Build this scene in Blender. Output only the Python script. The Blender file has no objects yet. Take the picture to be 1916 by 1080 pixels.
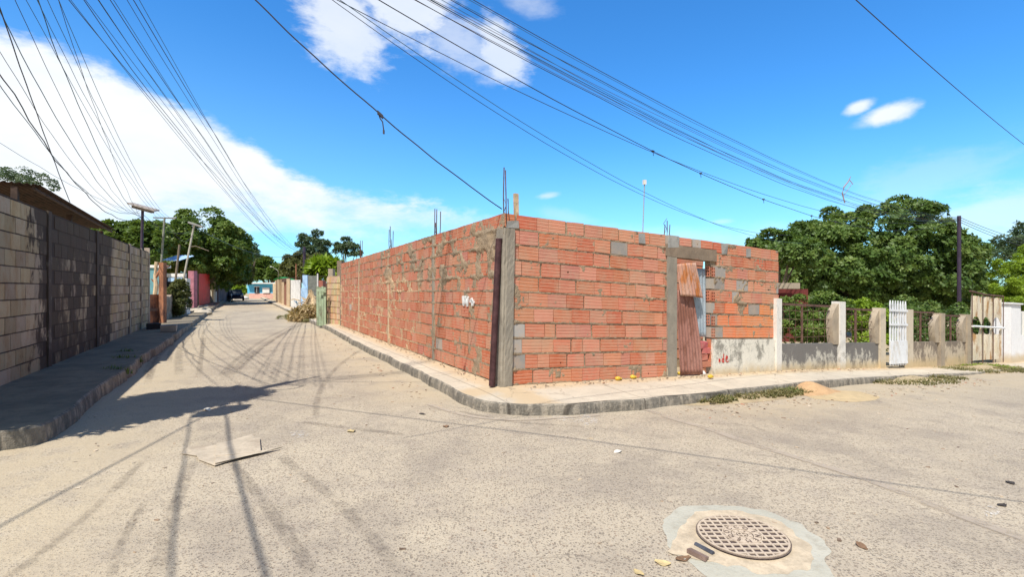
import bpy, math, random
import numpy as np
from mathutils import Vector, noise as mn

# ------------------------------------------------------------------ camera, sky, sun
SC = bpy.context.scene
COL = SC.collection
cam_d = bpy.data.cameras.new("camera"); cam = bpy.data.objects.new("camera", cam_d); COL.objects.link(cam)
cam.location = (0, 0, 1.6); cam.rotation_euler = (math.radians(90), 0, 0)
cam_d.sensor_width = 36; cam_d.lens = 36 * 924 / 1916; cam_d.clip_end = 2500; cam_d.clip_start = .05
SC.camera = cam
SUN_EL = math.radians(57.5)
SH = (-.383, -.923)                      # horizontal direction towards the sun
n_ = math.hypot(*SH); SH = (SH[0]/n_, SH[1]/n_)
SUN = (SH[0]*math.cos(SUN_EL), SH[1]*math.cos(SUN_EL), math.sin(SUN_EL))
sd = bpy.data.lights.new("sun", 'SUN'); sun = bpy.data.objects.new("sun", sd); COL.objects.link(sun)
sd.energy = 4.8; sd.angle = math.radians(.5); sd.color = (1, .955, .88)
sun.rotation_euler = Vector(SUN).to_track_quat('Z', 'Y').to_euler(); sun.location = (0, -20, 40)
vs = SC.view_settings
vs.view_transform = 'Standard'; vs.look = 'None'; vs.exposure = .22; vs.gamma = 1; vs.use_curve_mapping = False

# ------------------------------------------------------------------ node helper
class G:
    def __init__(s, nt): s.nt = nt; s.c = {}
    def new(s, t, **kw):
        n = s.nt.nodes.new(t)
        for k, v in kw.items(): setattr(n, k, v)
        return n
    def link(s, sock, v):
        if v is None: return
        if isinstance(v, bpy.types.NodeSocket): s.nt.links.new(v, sock)
        else:
            if sock.type == 'RGBA' and not isinstance(v, (int, float)) and len(v) == 3: v = (*v, 1)
            if sock.type == 'RGBA' and isinstance(v, (int, float)): v = (v, v, v, 1)
            sock.default_value = v
    def math(s, op, a, b=None, c=None, clamp=False):
        n = s.new('ShaderNodeMath', operation=op, use_clamp=clamp)
        s.link(n.inputs[0], a); s.link(n.inputs[1], b); s.link(n.inputs[2], c); return n.outputs[0]
    def mul(s, a, b): return s.math('MULTIPLY', a, b)
    def add(s, a, b): return s.math('ADD', a, b)
    def sub(s, a, b): return s.math('SUBTRACT', a, b)
    def mx(s, a, b): return s.math('MAXIMUM', a, b)
    def mn(s, a, b): return s.math('MINIMUM', a, b)
    def ss(s, x, a, b):                          # smoothstep a..b (a may exceed b)
        n = s.new('ShaderNodeMapRange', interpolation_type='SMOOTHSTEP')
        s.link(n.inputs[0], x)
        if a < b: s.link(n.inputs[1], a); s.link(n.inputs[2], b); s.link(n.inputs[3], 0.); s.link(n.inputs[4], 1.)
        else: s.link(n.inputs[1], b); s.link(n.inputs[2], a); s.link(n.inputs[3], 1.); s.link(n.inputs[4], 0.)
        return n.outputs[0]
    def vm(s, op, a, b=None):
        n = s.new('ShaderNodeVectorMath', operation=op); s.link(n.inputs[0], a); s.link(n.inputs[1], b)
        return n.outputs['Value'] if op in ('DOT_PRODUCT', 'LENGTH', 'DISTANCE') else n.outputs[0]
    def pos(s):
        if 'p' not in s.c: s.c['p'] = s.new('ShaderNodeNewGeometry').outputs['Position']
        return s.c['p']
    def obj(s): return s.new('ShaderNodeTexCoord').outputs['Object']
    def attr(s, n, o='Color'): return s.new('ShaderNodeAttribute', attribute_name=n).outputs[o]
    def sep(s, v):
        n = s.new('ShaderNodeSeparateXYZ'); s.link(n.inputs[0], v); return n.outputs
    def comb(s, x, y, z):
        n = s.new('ShaderNodeCombineXYZ'); [s.link(n.inputs[i], q) for i, q in enumerate((x, y, z))]; return n.outputs[0]
    def noise(s, scale, vec=None, detail=3, rough=.55, dist=0, out='Fac'):
        n = s.new('ShaderNodeTexNoise'); s.link(n.inputs['Vector'], vec or s.pos())
        n.inputs['Scale'].default_value = scale; n.inputs['Detail'].default_value = detail
        n.inputs['Roughness'].default_value = rough; n.inputs['Distortion'].default_value = dist
        return n.outputs[out]
    def vor(s, scale, vec=None, feature='F1', out='Distance', rnd=1):
        n = s.new('ShaderNodeTexVoronoi', feature=feature); s.link(n.inputs['Vector'], vec or s.pos())
        n.inputs['Scale'].default_value = scale; n.inputs['Randomness'].default_value = rnd
        return n.outputs[out]
    def ramp(s, f, stops, interp='LINEAR'):
        n = s.new('ShaderNodeValToRGB'); s.link(n.inputs[0], f); r = n.color_ramp; r.interpolation = interp
        while len(r.elements) > 1: r.elements.remove(r.elements[-1])
        for i, (p, c) in enumerate(stops):
            e = r.elements[0] if i == 0 else r.elements.new(p)
            e.position = p; e.color = (*c, 1) if not isinstance(c, (int, float)) else (c, c, c, 1)
        return n.outputs[0]
    def mix(s, f, a, b, blend='MIX'):
        n = s.new('ShaderNodeMix', data_type='RGBA', blend_type=blend)
        s.link(n.inputs[0], f); s.link(n.inputs[6], a); s.link(n.inputs[7], b); return n.outputs[2]
    def bump(s, h, strength=.5, dist=.01):
        n = s.new('ShaderNodeBump'); n.inputs['Strength'].default_value = strength
        n.inputs['Distance'].default_value = dist; s.link(n.inputs['Height'], h); return n.outputs[0]
    def scl(s, v, sc):
        return s.vm('MULTIPLY', v, sc)

MATS = {}
def mat(name, fn=None, rough=.85, metal=0, spec=.3):
    m = bpy.data.materials.new(name); m.use_nodes = True; nt = m.node_tree
    b = nt.nodes['Principled BSDF']; b.inputs['Roughness'].default_value = rough
    b.inputs['Metallic'].default_value = metal; b.inputs['Specular IOR Level'].default_value = spec
    g = G(nt)
    if fn:
        r = fn(g)
        if not isinstance(r, dict): r = {'c': r}
        if 'c' in r: g.link(b.inputs['Base Color'], r['c'])
        if 'n' in r: g.link(b.inputs['Normal'], r['n'])
        if 'r' in r: g.link(b.inputs['Roughness'], r['r'])
        if 'm' in r: g.link(b.inputs['Metallic'], r['m'])
        if 't' in r:      # leaf translucency
            t = g.new('ShaderNodeBsdfTranslucent'); g.link(t.inputs[0], r['t'])
            ms = g.new('ShaderNodeMixShader'); ms.inputs[0].default_value = .3
            nt.links.new(b.outputs[0], ms.inputs[1]); nt.links.new(t.outputs[0], ms.inputs[2])
            nt.links.new(ms.outputs[0], nt.nodes['Material Output'].inputs[0])
        if 'a' in r: g.link(b.inputs['Alpha'], r['a'])
    MATS[name] = m; return m
def plain(name, c, var=.25, scale=6, rough=.8, metal=0, bump=.3, spots=None):
    def f(g):
        n1 = g.noise(scale, detail=5, rough=.65); n2 = g.noise(scale*7, detail=3)
        c1 = tuple(x*(1-var) for x in c); c2 = tuple(min(1, x*(1+var)) for x in c)
        col = g.mix(g.ss(n1, .3, .7), c1, c2)
        col = g.mix(g.mul(g.ss(n2, .45, .75), .35), col, tuple(x*.6 for x in c))
        if spots: col = g.mix(g.ss(g.noise(scale*.8, g.scl(g.pos(), (1, 1, .4)), 5, .7), .5, .66), col, spots)
        return {'c': col, 'n': g.bump(g.add(n1, g.mul(n2, .4)), bump, .01)}
    return mat(name, f, rough, metal)

# ------------------------------------------------------------------ world: Nishita sky with drawn-out cirrus and cumulus
F = 924.0; CX, CY = 958.0, 540.0
def azel(px, py):
    a = (px-CX)/F; e = (CY-py)/F
    return math.atan(a), math.atan2(e, math.hypot(1, a))
W = bpy.data.worlds.new("World"); SC.world = W; W.use_nodes = True
def build_world():
    nt = W.node_tree; g = G(nt); bg = nt.nodes['Background']
    sky = g.new('ShaderNodeTexSky', sky_type='NISHITA', sun_disc=False)
    sky.sun_elevation = SUN_EL; sky.sun_rotation = math.atan2(SH[0], SH[1])
    sky.air_density = 1.0; sky.dust_density = .35; sky.ozone_density = 2.2
    d = g.new('ShaderNodeTexCoord').outputs['Generated']
    x, y, z = g.sep(d)
    az = g.math('ARCTAN2', x, y)
    el = g.math('ARCTAN2', z, g.math('SQRT', g.add(g.mul(x, x), g.mul(y, y))))
    hs = g.new('ShaderNodeHueSaturation'); hs.inputs['Saturation'].default_value = SAT; hs.inputs['Value'].default_value = VAL
    hs.inputs['Hue'].default_value = HUE
    g.link(hs.inputs['Color'], sky.outputs[0])
    base = g.mix(g.mul(g.ss(y, -.25, .2), g.ss(z, .95, .6)), g.mix(1., sky.outputs[0], (.85, .85, .85), 'MULTIPLY'), g.mix(1., hs.outputs[0], TINT, 'MULTIPLY'))
    v = g.comb(az, el, 0.)
    vs_ = g.scl(v, (1., 2.2, 1.))
    nA = g.noise(6, vs_, 7, .6, .3); nB = g.noise(22, vs_, 6, .65); nC = g.noise(2.2, vs_, 4, .55)
    def curve(pts):
        n = g.new('ShaderNodeFloatCurve'); c = n.mapping.curves[0]
        p2 = [((a+1.6)/3.2, (e+.2)/1.4) for a, e in (azel(*p) for p in pts)]
        p2.sort()
        while len(c.points) < len(p2): c.points.new(.5, .5)
        for q, (a, b) in zip(c.points, p2): q.location = (a, b); q.handle_type = 'AUTO_CLAMPED'
        n.mapping.update()
        g.link(n.inputs['Value'], g.math('DIVIDE', g.add(az, 1.6), 3.2, clamp=True))
        return g.sub(g.mul(n.outputs[0], 1.4), .2)
    top = curve([(-900, -300), (-300, -60), (0, 40), (120, 85), (240, 135), (340, 185), (450, 245), (540, 305), (650, 348), (760, 370), (870, 387), (1000, 430), (1400, 500), (1900, 500)])
    bot = curve([(-900, 560), (0, 520), (200, 430), (400, 385), (600, 385), (760, 392), (870, 400), (1000, 440), (1400, 506), (1900, 506)])
    wob = g.add(g.mul(g.sub(nA, .5), .085), g.mul(g.sub(nB, .5), .04))
    dt = g.add(g.sub(top, el), wob)
    db = g.add(g.sub(el, bot), g.mul(wob, 2.))
    cir = g.mul(g.ss(dt, -.004, .03), g.ss(db, -.1, .05))
    cir = g.mul(cir, g.ss(nC, .12, .42))
    cir = g.mul(cir, g.ss(az, .1, -.25))
    cir = g.mul(cir, .97)
    def blob(px, py, rx, ry, rot, soft, amp, nz):
        a0, e0 = azel(px, py)
        da = g.sub(az, a0); de = g.sub(el, e0); cr, sr = math.cos(rot), math.sin(rot)
        u = g.add(g.mul(da, cr/rx), g.mul(de, sr/rx)); w = g.add(g.mul(da, -sr/ry), g.mul(de, cr/ry))
        r = g.math('SQRT', g.add(g.mul(u, u), g.mul(w, w)))
        r = g.add(r, g.mul(g.sub(nA, .5), nz)); r = g.add(r, g.mul(g.sub(nB, .5), nz*.6))
        return g.mul(g.ss(r, 1., 1.-soft), amp)
    cl = blob(745, -15, .19, .11, -.35, .75, .8, 1.9)
    for b in ((640, 40, .12, .085, -.5, .6, .75, 1.5), (935, 85, .09, .045, -.9, .7, .75, 1.8), (850, 70, .12, .07, -.4, .8, .5, 1.6),
              (990, 5, .08, .03, -.2, .9, .35, 1.6), (1606, 199, .030, .014, .15, .7, .85, 1.2), (1660, 214, .045, .020, .2, .7, .95, 1.2),
              (1640, 226, .05, .012, .1, .9, .4, 1.2),
              (1025, 366, .028, .009, .1, .9, .5, 1.4), (1060, 405, .07, .02, -.2, .95, .2, 1.4),
              (1350, 415, .03, .008, 0, .9, .3, 1.2), (1870, 400, .16, .055, .1, .95, .5, 1.6), (1700, 350, .20, .05, .3, .95, .2, 1.8),
              (1150, 450, .5, .035, 0, .95, .3, 1.2)):
        cl = g.mx(cl, blob(*b))
    hz = g.mul(g.ss(el, .30, -.02), .40)
    hzl = g.mul(g.mul(g.ss(el, .5, .0), g.ss(az, .2, -.6)), .35)
    col = g.mix(g.mx(hz, hzl), base, HZC)
    shade = g.mix(g.ss(nA, .3, .7), CLC2, CLC)
    col = g.mix(g.math('MAXIMUM', cl, cir, clamp=True), col, shade)
    g.link(bg.inputs[0], col); bg.inputs[1].default_value = SKY_STR
SKY_STR = .10; SAT = 1.25; VAL = 1.06; HUE = .5; TINT = (.90, 1.60, 1.98)
CLC = (9.2, 9.4, 9.5); CLC2 = (8.2, 8.7, 9.2); HZC = (3.6, 6.6, 8.8)
build_world()

# ------------------------------------------------------------------ place geometry: two streets meeting at the corner P0
P0 = (-.1, 7.1)
D1 = (-.4815, .8764); D2 = (.8764, .4815)       # along the left street / along the right street
def WS(w, s): return (P0[0]+D1[0]*s+D2[0]*w, P0[1]+D1[1]*s+D2[1]*w)
def ws_of(x, y):
    x -= P0[0]; y -= P0[1]; return x*D2[0]+y*D2[1], x*D1[0]+y*D1[1]
def gw(w):
    if w <= -.6: return 0.
    if w < .6: return -.045*(w+.6)**2/2.4
    return -.045*min(w, 45+10*(1-math.exp(-max(0, w-45)/10)) if w > 45 else w)
def gz(x, y): return gw(ws_of(x, y)[0])
def P3(w, s, h=0): x, y = WS(w, s); return Vector((x, y, gw(w)+h))
def UP(px, py, off=0):
    dx = (px-CX)/F; dz = (CY-py)/F; lo, hi = .3, 400.
    f = lambda Z: 1.6+Z*dz-gz(dx*Z, Z)-off
    for _ in range(60):
        m = (lo+hi)/2
        if f(m) > 0: lo = m
        else: hi = m
    return Vector((dx*lo, lo, 1.6+dz*lo))
def PXZ(px, py, Z): return Vector(((px-CX)/F*Z, Z, 1.6+(CY-py)/F*Z))

# ------------------------------------------------------------------ mesh helper
class MB:
    def __init__(s): s.v = []; s.f = []; s.m = []; s.c = []; s.uv = []
    def quad(s, a, b, c, d, m=0, col=None, uv=None):
        i = len(s.v); s.v += [tuple(a), tuple(b), tuple(c), tuple(d)]; s.f.append((i, i+1, i+2, i+3)); s.m.append(m)
        s.c.append(col or (1, 1, 1, 1)); s.uv += uv or [(0, 0), (1, 0), (1, 1), (0, 1)]
    def poly(s, pts, m=0, col=None):
        i = len(s.v); s.v += [tuple(p) for p in pts]; s.f.append(tuple(range(i, i+len(pts)))); s.m.append(m)
        s.c.append(col or (1, 1, 1, 1)); s.uv += [(0, 0)]*len(pts)
    def hexa(s, p, m=0, col=None):                # 8 corners: bottom 0-3 ccw, top 4-7
        i = len(s.v); s.v += [tuple(q) for q in p]
        for f in ((3, 2, 1, 0), (4, 5, 6, 7), (0, 1, 5, 4), (1, 2, 6, 5), (2, 3, 7, 6), (3, 0, 4, 7)):
            s.f.append(tuple(i+k for k in f)); s.m.append(m); s.c.append(col or (1, 1, 1, 1)); s.uv += [(0, 0), (1, 0), (1, 1), (0, 1)]
    def box(s, c, sz, rz=0, m=0, col=None, jit=0, tilt=(0, 0)):
        cr, sr = math.cos(rz), math.sin(rz); P = []
        for dz in (-.5, .5):
            for dx, dy in ((-.5, -.5), (.5, -.5), (.5, .5), (-.5, .5)):
                x, y, z = dx*sz[0], dy*sz[1], dz*sz[2]
                z += x*tilt[0]+y*tilt[1]
                P.append((c[0]+x*cr-y*sr+random.uniform(-jit, jit), c[1]+x*sr+y*cr+random.uniform(-jit, jit), c[2]+z+random.uniform(-jit, jit)))
        s.hexa(P, m, col)
    def ext(s, base, h, m=0, col=None):           # vertical prism on a list of 3D base points (ccw)
        n = len(base); i = len(s.v)
        s.v += [tuple(b) for b in base]+[(b[0], b[1], b[2]+h) for b in base]
        F_ = [tuple(i+n+k for k in range(n)), tuple(i+n-1-k for k in range(n))]+[(i+k, i+(k+1) % n, i+n+(k+1) % n, i+n+k) for k in range(n)]
        for f in F_: s.f.append(f); s.m.append(m); s.c.append(col or (1, 1, 1, 1)); s.uv += [(0, 0)]*len(f)
    def tube(s, pts, r, n=6, m=0, cap=True, col=None):
        pts = [Vector(p) for p in pts]; rs = r if isinstance(r, (list, tuple)) else [r]*len(pts)
        i0 = len(s.v); up = Vector((0, 0, 1))
        for k, p in enumerate(pts):
            t = (pts[min(k+1, len(pts)-1)]-pts[max(k-1, 0)]).normalized()
            a = t.cross(up)
            if a.length < .05: a = t.cross(Vector((0, 1, 0)))
            a.normalize(); b = t.cross(a).normalized()
            for j in range(n):
                q = 2*math.pi*j/n; s.v.append(tuple(p+(a*math.cos(q)+b*math.sin(q))*rs[k]))
        for k in range(len(pts)-1):
            for j in range(n):
                j2 = (j+1) % n; s.f.append((i0+k*n+j, i0+k*n+j2, i0+(k+1)*n+j2, i0+(k+1)*n+j)); s.m.append(m); s.c.append(col or (1, 1, 1, 1)); s.uv += [(0, 0)]*4
        if cap:
            for f in (tuple(i0+j for j in range(n))[::-1], tuple(i0+(len(pts)-1)*n+j for j in range(n))):
                s.f.append(f); s.m.append(m); s.c.append(col or (1, 1, 1, 1)); s.uv += [(0, 0)]*n
    def grid(s, nu, nv, fn, m=0, close=False, col=None, uvf=None):
        i0 = len(s.v)
        for j in range(nv+1):
            for i in range(nu+1): s.v.append(tuple(fn(i/nu, j/nv)))
        for j in range(nv):
            for i in range(nu):
                a = i0+j*(nu+1)+i; s.f.append((a, a+1, a+nu+2, a+nu+1)); s.m.append(m); s.c.append(col or (1, 1, 1, 1))
                s.uv += [(i/nu, j/nv), ((i+1)/nu, j/nv), ((i+1)/nu, (j+1)/nv), (i/nu, (j+1)/nv)]
    def sphere(s, c, r, n=10, m=0, jit=0):
        rr = r if isinstance(r, (tuple, list)) else (r, r, r)
        def fn(u, v):
            a = u*2*math.pi; b = (v-.5)*math.pi
            d = Vector((math.cos(a)*math.cos(b), math.sin(a)*math.cos(b), math.sin(b)))
            k = 1+jit*mn.noise(d*2.3+Vector(c)*3)
            return (c[0]+d.x*rr[0]*k, c[1]+d.y*rr[1]*k, c[2]+d.z*rr[2]*k)
        s.grid(n, n//2+1, fn, m)
    def build(s, name, mats, parent=None, smooth=False, solid=0, bevel=0):
        me = bpy.data.meshes.new(name); o = bpy.data.objects.new(name, me)
        v = s.v
        if parent is not None:
            L = parent_loc(parent); v = [(a-L[0], b-L[1], c-L[2]) for a, b, c in v]
        me.from_pydata(v, [], s.f)
        if not isinstance(mats, (list, tuple)): mats = [mats]
        for m in mats: me.materials.append(m)
        me.polygons.foreach_set('material_index', s.m)
        if any(c != (1, 1, 1, 1) for c in s.c):
            at = me.attributes.new('col', 'FLOAT_COLOR', 'FACE'); at.data.foreach_set('color', np.array(s.c, dtype=np.float32).ravel())
        uvl = me.uv_layers.new(name='UVMap'); uvl.data.foreach_set('uv', np.array(s.uv, dtype=np.float32).ravel())
        if smooth: me.polygons.foreach_set('use_smooth', [True]*len(s.f))
        me.update()
        COL.objects.link(o)
        if parent is not None: o.parent = parent
        if bevel:
            b = o.modifiers.new('bevel', 'BEVEL'); b.width = bevel; b.segments = 2
        if solid:
            b = o.modifiers.new('solid', 'SOLIDIFY'); b.thickness = solid; b.offset = 0
        return o
def parent_loc(p):
    L = Vector((0, 0, 0))
    while p is not None: L += p.location; p = p.parent
    return L
def tag(o, label=None, cat=None, group=None, kind=None):
    if label: o['label'] = label
    if cat: o['category'] = cat
    if group: o['group'] = group
    if kind: o['kind'] = kind
    return o
def thing(name, label, cat, loc=(0, 0, 0), group=None):
    o = bpy.data.objects.new(name, None); COL.objects.link(o); o.location = loc; o.empty_display_size = .3
    return tag(o, label, cat, group)
def copy_tree(o, parent=None):
    c = o.copy(); COL.objects.link(c)
    if parent: c.parent = parent
    for ch in list(o.children): copy_tree(ch, c)
    return c
R = random.Random(7)
random.seed(11)
# ------------------------------------------------------------------ materials of the setting
def ws_nodes(g):
    p = g.pos()
    w = g.sub(g.vm('DOT_PRODUCT', p, (D2[0], D2[1], 0)), P0[0]*D2[0]+P0[1]*D2[1])
    s = g.sub(g.vm('DOT_PRODUCT', p, (D1[0], D1[1], 0)), P0[0]*D1[0]+P0[1]*D1[1])
    return w, s
def m_road(g):
    w, s = ws_nodes(g)
    nb = g.noise(.35, detail=5, rough=.6); nm = g.noise(2.2, detail=6, rough=.65); nf = g.noise(60, detail=3); nj = g.noise(1.1, detail=5, rough=.65)
    wob = g.mul(g.sub(nj, .5), 1.6)
    # dust gathered along the kerbs
    left = g.ss(g.add(w, wob), -3.3, -4.7)
    cen = g.mul(g.ss(g.add(w, wob), -2.0, -.9), g.ss(s, -.5, 1.))
    rig = g.mul(g.mul(g.ss(g.add(s, wob), -3.0, -1.7), g.ss(w, 1.8, 3.2)), .9)
    near = g.mul(g.ss(g.add(w, wob), -3.6, -5.6), g.ss(s, 3., -1.))
    sand = g.math('MAXIMUM', g.mx(left, cen), g.mx(rig, near), clamp=True)
    sand = g.mul(sand, g.ss(nm, .32, .6))
    c = g.mix(g.ss(nb, .35, .65), (.51, .43, .315), (.44, .37, .275))
    c = g.mix(g.mul(g.ss(nm, .42, .72), .5), c, (.35, .295, .24))
    c = g.mix(g.mul(g.ss(nf, .4, .8), .35), c, (.56, .49, .39))
    # embedded pebbles
    vn = g.vm('ADD', g.pos(), g.scl(g.noise(14, out='Color'), (.03, .03, 0)))
    d1 = g.vor(52, vn); r1 = g.sep(g.vor(52, vn, out='Color'))[0]
    d2 = g.vor(96, vn); r2 = g.sep(g.vor(96, vn, out='Color'))[1]
    k1 = g.mul(g.ss(d1, .44, .28), g.ss(r1, .5, .55)); k2 = g.mul(g.ss(d2, .42, .26), g.ss(r2, .42, .5))
    peb = g.mx(k1, g.mul(k2, .7))
    dens = g.mul(g.ss(g.noise(.8, detail=4), .05, .35), g.sub(1., g.mul(sand, .6)))
    peb = g.mul(peb, dens)
    pc = g.ramp(g.sep(g.vor(52, vn, out='Color'))[2], [(0, (.12, .095, .075)), (.4, (.22, .165, .12)), (.7, (.17, .145, .12)), (1, (.30, .2, .14))])
    c = g.mix(g.mul(peb, .66), c, pc)
    kl = g.mul(g.ss(d2, .3, .2), g.ss(r2, .14, .1)); c = g.mix(g.mul(g.mul(kl, dens), .6), c, (.62, .57, .5))
    sc = g.mix(g.ss(nm, .3, .75), (.54, .435, .27), (.49, .40, .265))
    c = g.mix(g.mul(sand, .5), c, sc)
    # old dark and grey worn patches in front of the kerb corner
    st = g.mul(g.ss(g.noise(.9, g.vm('ADD', g.pos(), (7, 3, 0)), 7, .72), .45, .64), .5)
    c = g.mix(g.mul(st, g.sub(1., sand)), c, (.28, .235, .19))
    sp = g.ss(g.noise(3.5, g.vm('ADD', g.pos(), (1, 9, 0)), 3, .6), .72, .78)
    c = g.mix(g.mul(sp, .5), c, (.22, .19, .17))
    cr = g.vor(.55, g.vm('ADD', g.pos(), g.scl(g.noise(2.5, detail=4, out='Color'), (.5, .5, 0))), 'DISTANCE_TO_EDGE')
    crk = g.mul(g.ss(cr, .008, .002), g.ss(g.noise(.5), .5, .62))
    c = g.mix(g.mul(crk, .35), c, (.18, .15, .12))
    h = g.add(g.mul(peb, -.4), g.add(g.mul(nm, .8), g.add(g.mul(nf, .3), g.mul(g.noise(16, detail=4), .6))))
    return {'c': c, 'n': g.bump(h, .8, .014)}
ROAD = mat('road concrete', m_road, .92, spec=.15)
def m_dirt(g):
    n = g.noise(1.5, detail=6, rough=.65); f = g.noise(25, detail=4)
    c = g.mix(g.ss(n, .3, .7), (.50, .40, .25), (.38, .30, .19)); c = g.mix(g.mul(g.ss(f, .5, .75), .5), c, (.26, .2, .13))
    return {'c': c, 'n': g.bump(g.add(n, f), .6, .03)}
DIRT = mat('dry dirt', m_dirt, .95, spec=.1)
def m_walk(g):
    w, s = ws_nodes(g)
    n = g.noise(1.6, detail=6, rough=.65); f = g.noise(40, detail=4); m = g.noise(6, detail=5, rough=.7)
    c = g.mix(g.ss(n, .3, .7), (.60, .525, .41), (.49, .43, .34))
    c = g.mix(g.mul(g.ss(m, .52, .72), .5), c, (.33, .28, .22)); c = g.mix(g.mul(g.ss(f, .55, .75), .35), c, (.26, .22, .18))
    # sandy dust against the walls
    q = g.mn(g.math('ABSOLUTE', w), g.math('ABSOLUTE', s))
    du = g.ss(g.add(q, g.mul(g.sub(m, .5), .5)), .4, .1); c = g.mix(g.mul(du, .7), c, (.52, .38, .22))
    z = g.sep(g.pos())[2]
    jt = g.mx(g.ss(g.math('PINGPONG', g.add(w, .35), .95), .018, .004), g.ss(g.math('PINGPONG', g.add(s, 1.1), 1.28), .018, .004))
    c = g.mix(g.mul(jt, .5), c, (.2, .16, .12))
    cr = g.vor(.9, g.vm('ADD', g.pos(), g.scl(g.noise(3, detail=5, out='Color'), (.5, .5, 0))), 'DISTANCE_TO_EDGE')
    c = g.mix(g.mul(g.ss(cr, .008, .002), .45), c, (.2, .16, .12))
    return {'c': c, 'n': g.bump(g.add(g.mul(n, .5), g.add(m, g.mul(f, .3))), .5, .012)}
WALK = mat('sidewalk concrete', m_walk, .9, spec=.15)

def conc(name, a, b, dark=(.12, .11, .10), amt=.5, bs=.6):
    def f(g):
        n = g.noise(2.2, detail=6, rough=.65); m = g.noise(8, g.scl(g.pos(), (1, 1, .5)), 6, .7); q = g.noise(45, detail=4)
        c = g.mix(g.ss(n, .35, .65), a, b); c = g.mix(g.mul(g.ss(m, .5, .7), amt), c, dark); c = g.mix(g.mul(g.ss(q, .55, .75), .4), c, dark)
        return {'c': c, 'n': g.bump(g.add(m, g.mul(q, .5)), bs, .012)}
    return mat(name, f, .9, spec=.15)
def m_kerb(g):
    n = g.noise(2.5, detail=6, rough=.7); f = g.noise(30, detail=5, rough=.7); m = g.noise(9, g.scl(g.pos(), (1, 1, .35)), 5, .7)
    c = g.mix(g.ss(n, .35, .65), (.25, .225, .185), (.16, .145, .12)); c = g.mix(g.mul(g.ss(m, .45, .62), .7), c, (.44, .38, .30))
    c = g.mix(g.mul(g.ss(f, .5, .72), .5), c, (.12, .11, .09)); zz = g.ss(g.noise(7, g.scl(g.pos(), (1, 1, .1)), 3, .6), .62, .66); c = g.mix(g.mul(zz, .2), c, (.09, .08, .065))
    w, s = ws_nodes(g); jt = g.mx(g.ss(g.math('PINGPONG', g.add(w, .35), .95), .02, .006), g.ss(g.math('PINGPONG', g.add(s, 1.1), 1.28), .02, .006)); c = g.mix(g.mul(jt, .7), c, (.06, .05, .04))
    return {'c': c, 'n': g.bump(g.add(m, f), .9, .025)}
WALK_SHADE = conc('shade-darkened left sidewalk concrete', (.28, .235, .165), (.20, .17, .125), (.12, .10, .075), .5, .5)  # concrete colour lowered to paint in the deep shade on this sidewalk
KERB = mat('weathered kerb concrete', m_kerb, .93, spec=.15)

# ------------------------------------------------------------------ ground, roads, sidewalks
def sheet(name, mat_, x0, x1, y0, y1, off, fine, keep=None):
    xs = fine(x0, x1); ys = fine(y0, y1); mb = MB(); nx = len(xs)
    for y in ys:
        for x in xs: mb.v.append((*x, ) if 0 else (x, y, 0))
    V = [];
    for y in ys:
        for x in xs:
            wx, wy = WS(x, y); V.append((wx, wy, gw(x)+off))
    mb.v = V
    for j in range(len(ys)-1):
        for i in range(nx-1):
            a = j*nx+i; mb.f.append((a, a+1, a+nx+1, a+nx)); mb.m.append(0); mb.c.append((1, 1, 1, 1)); mb.uv += [(0, 0)]*4
    return mb.build(name, mat_)
def fine(a, b):
    out = [a]; x = a
    while x < b:
        x += max(.1 if abs(x) < 1.2 else .4, abs(x)*.12); out.append(min(x, b))
    return out
def fw(a, b): return fine(a, b)
tag(sheet('ground', DIRT, -700, 700, -700, 900, -.03, fine), kind='structure')
def road_sheet():
    mb = MB()
    def patch(w0, w1, s0, s1):
        ws = fine(w0, w1); ss_ = fine(s0, s1)
        for j in range(len(ss_)-1):
            for i in range(len(ws)-1):
                P = []
                for (w, s) in ((ws[i], ss_[j]), (ws[i+1], ss_[j]), (ws[i+1], ss_[j+1]), (ws[i], ss_[j+1])):
                    x, y = WS(w, s); P.append((x, y, gw(w)))
                mb.quad(*P)
    patch(-60, 90, -14, -.2); patch(-5.6, -.3, -.2, 88)
    patch(-40, 30, 88, 97)
    return tag(mb.build('road', ROAD), kind='structure')
ROADO = road_sheet()

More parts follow.
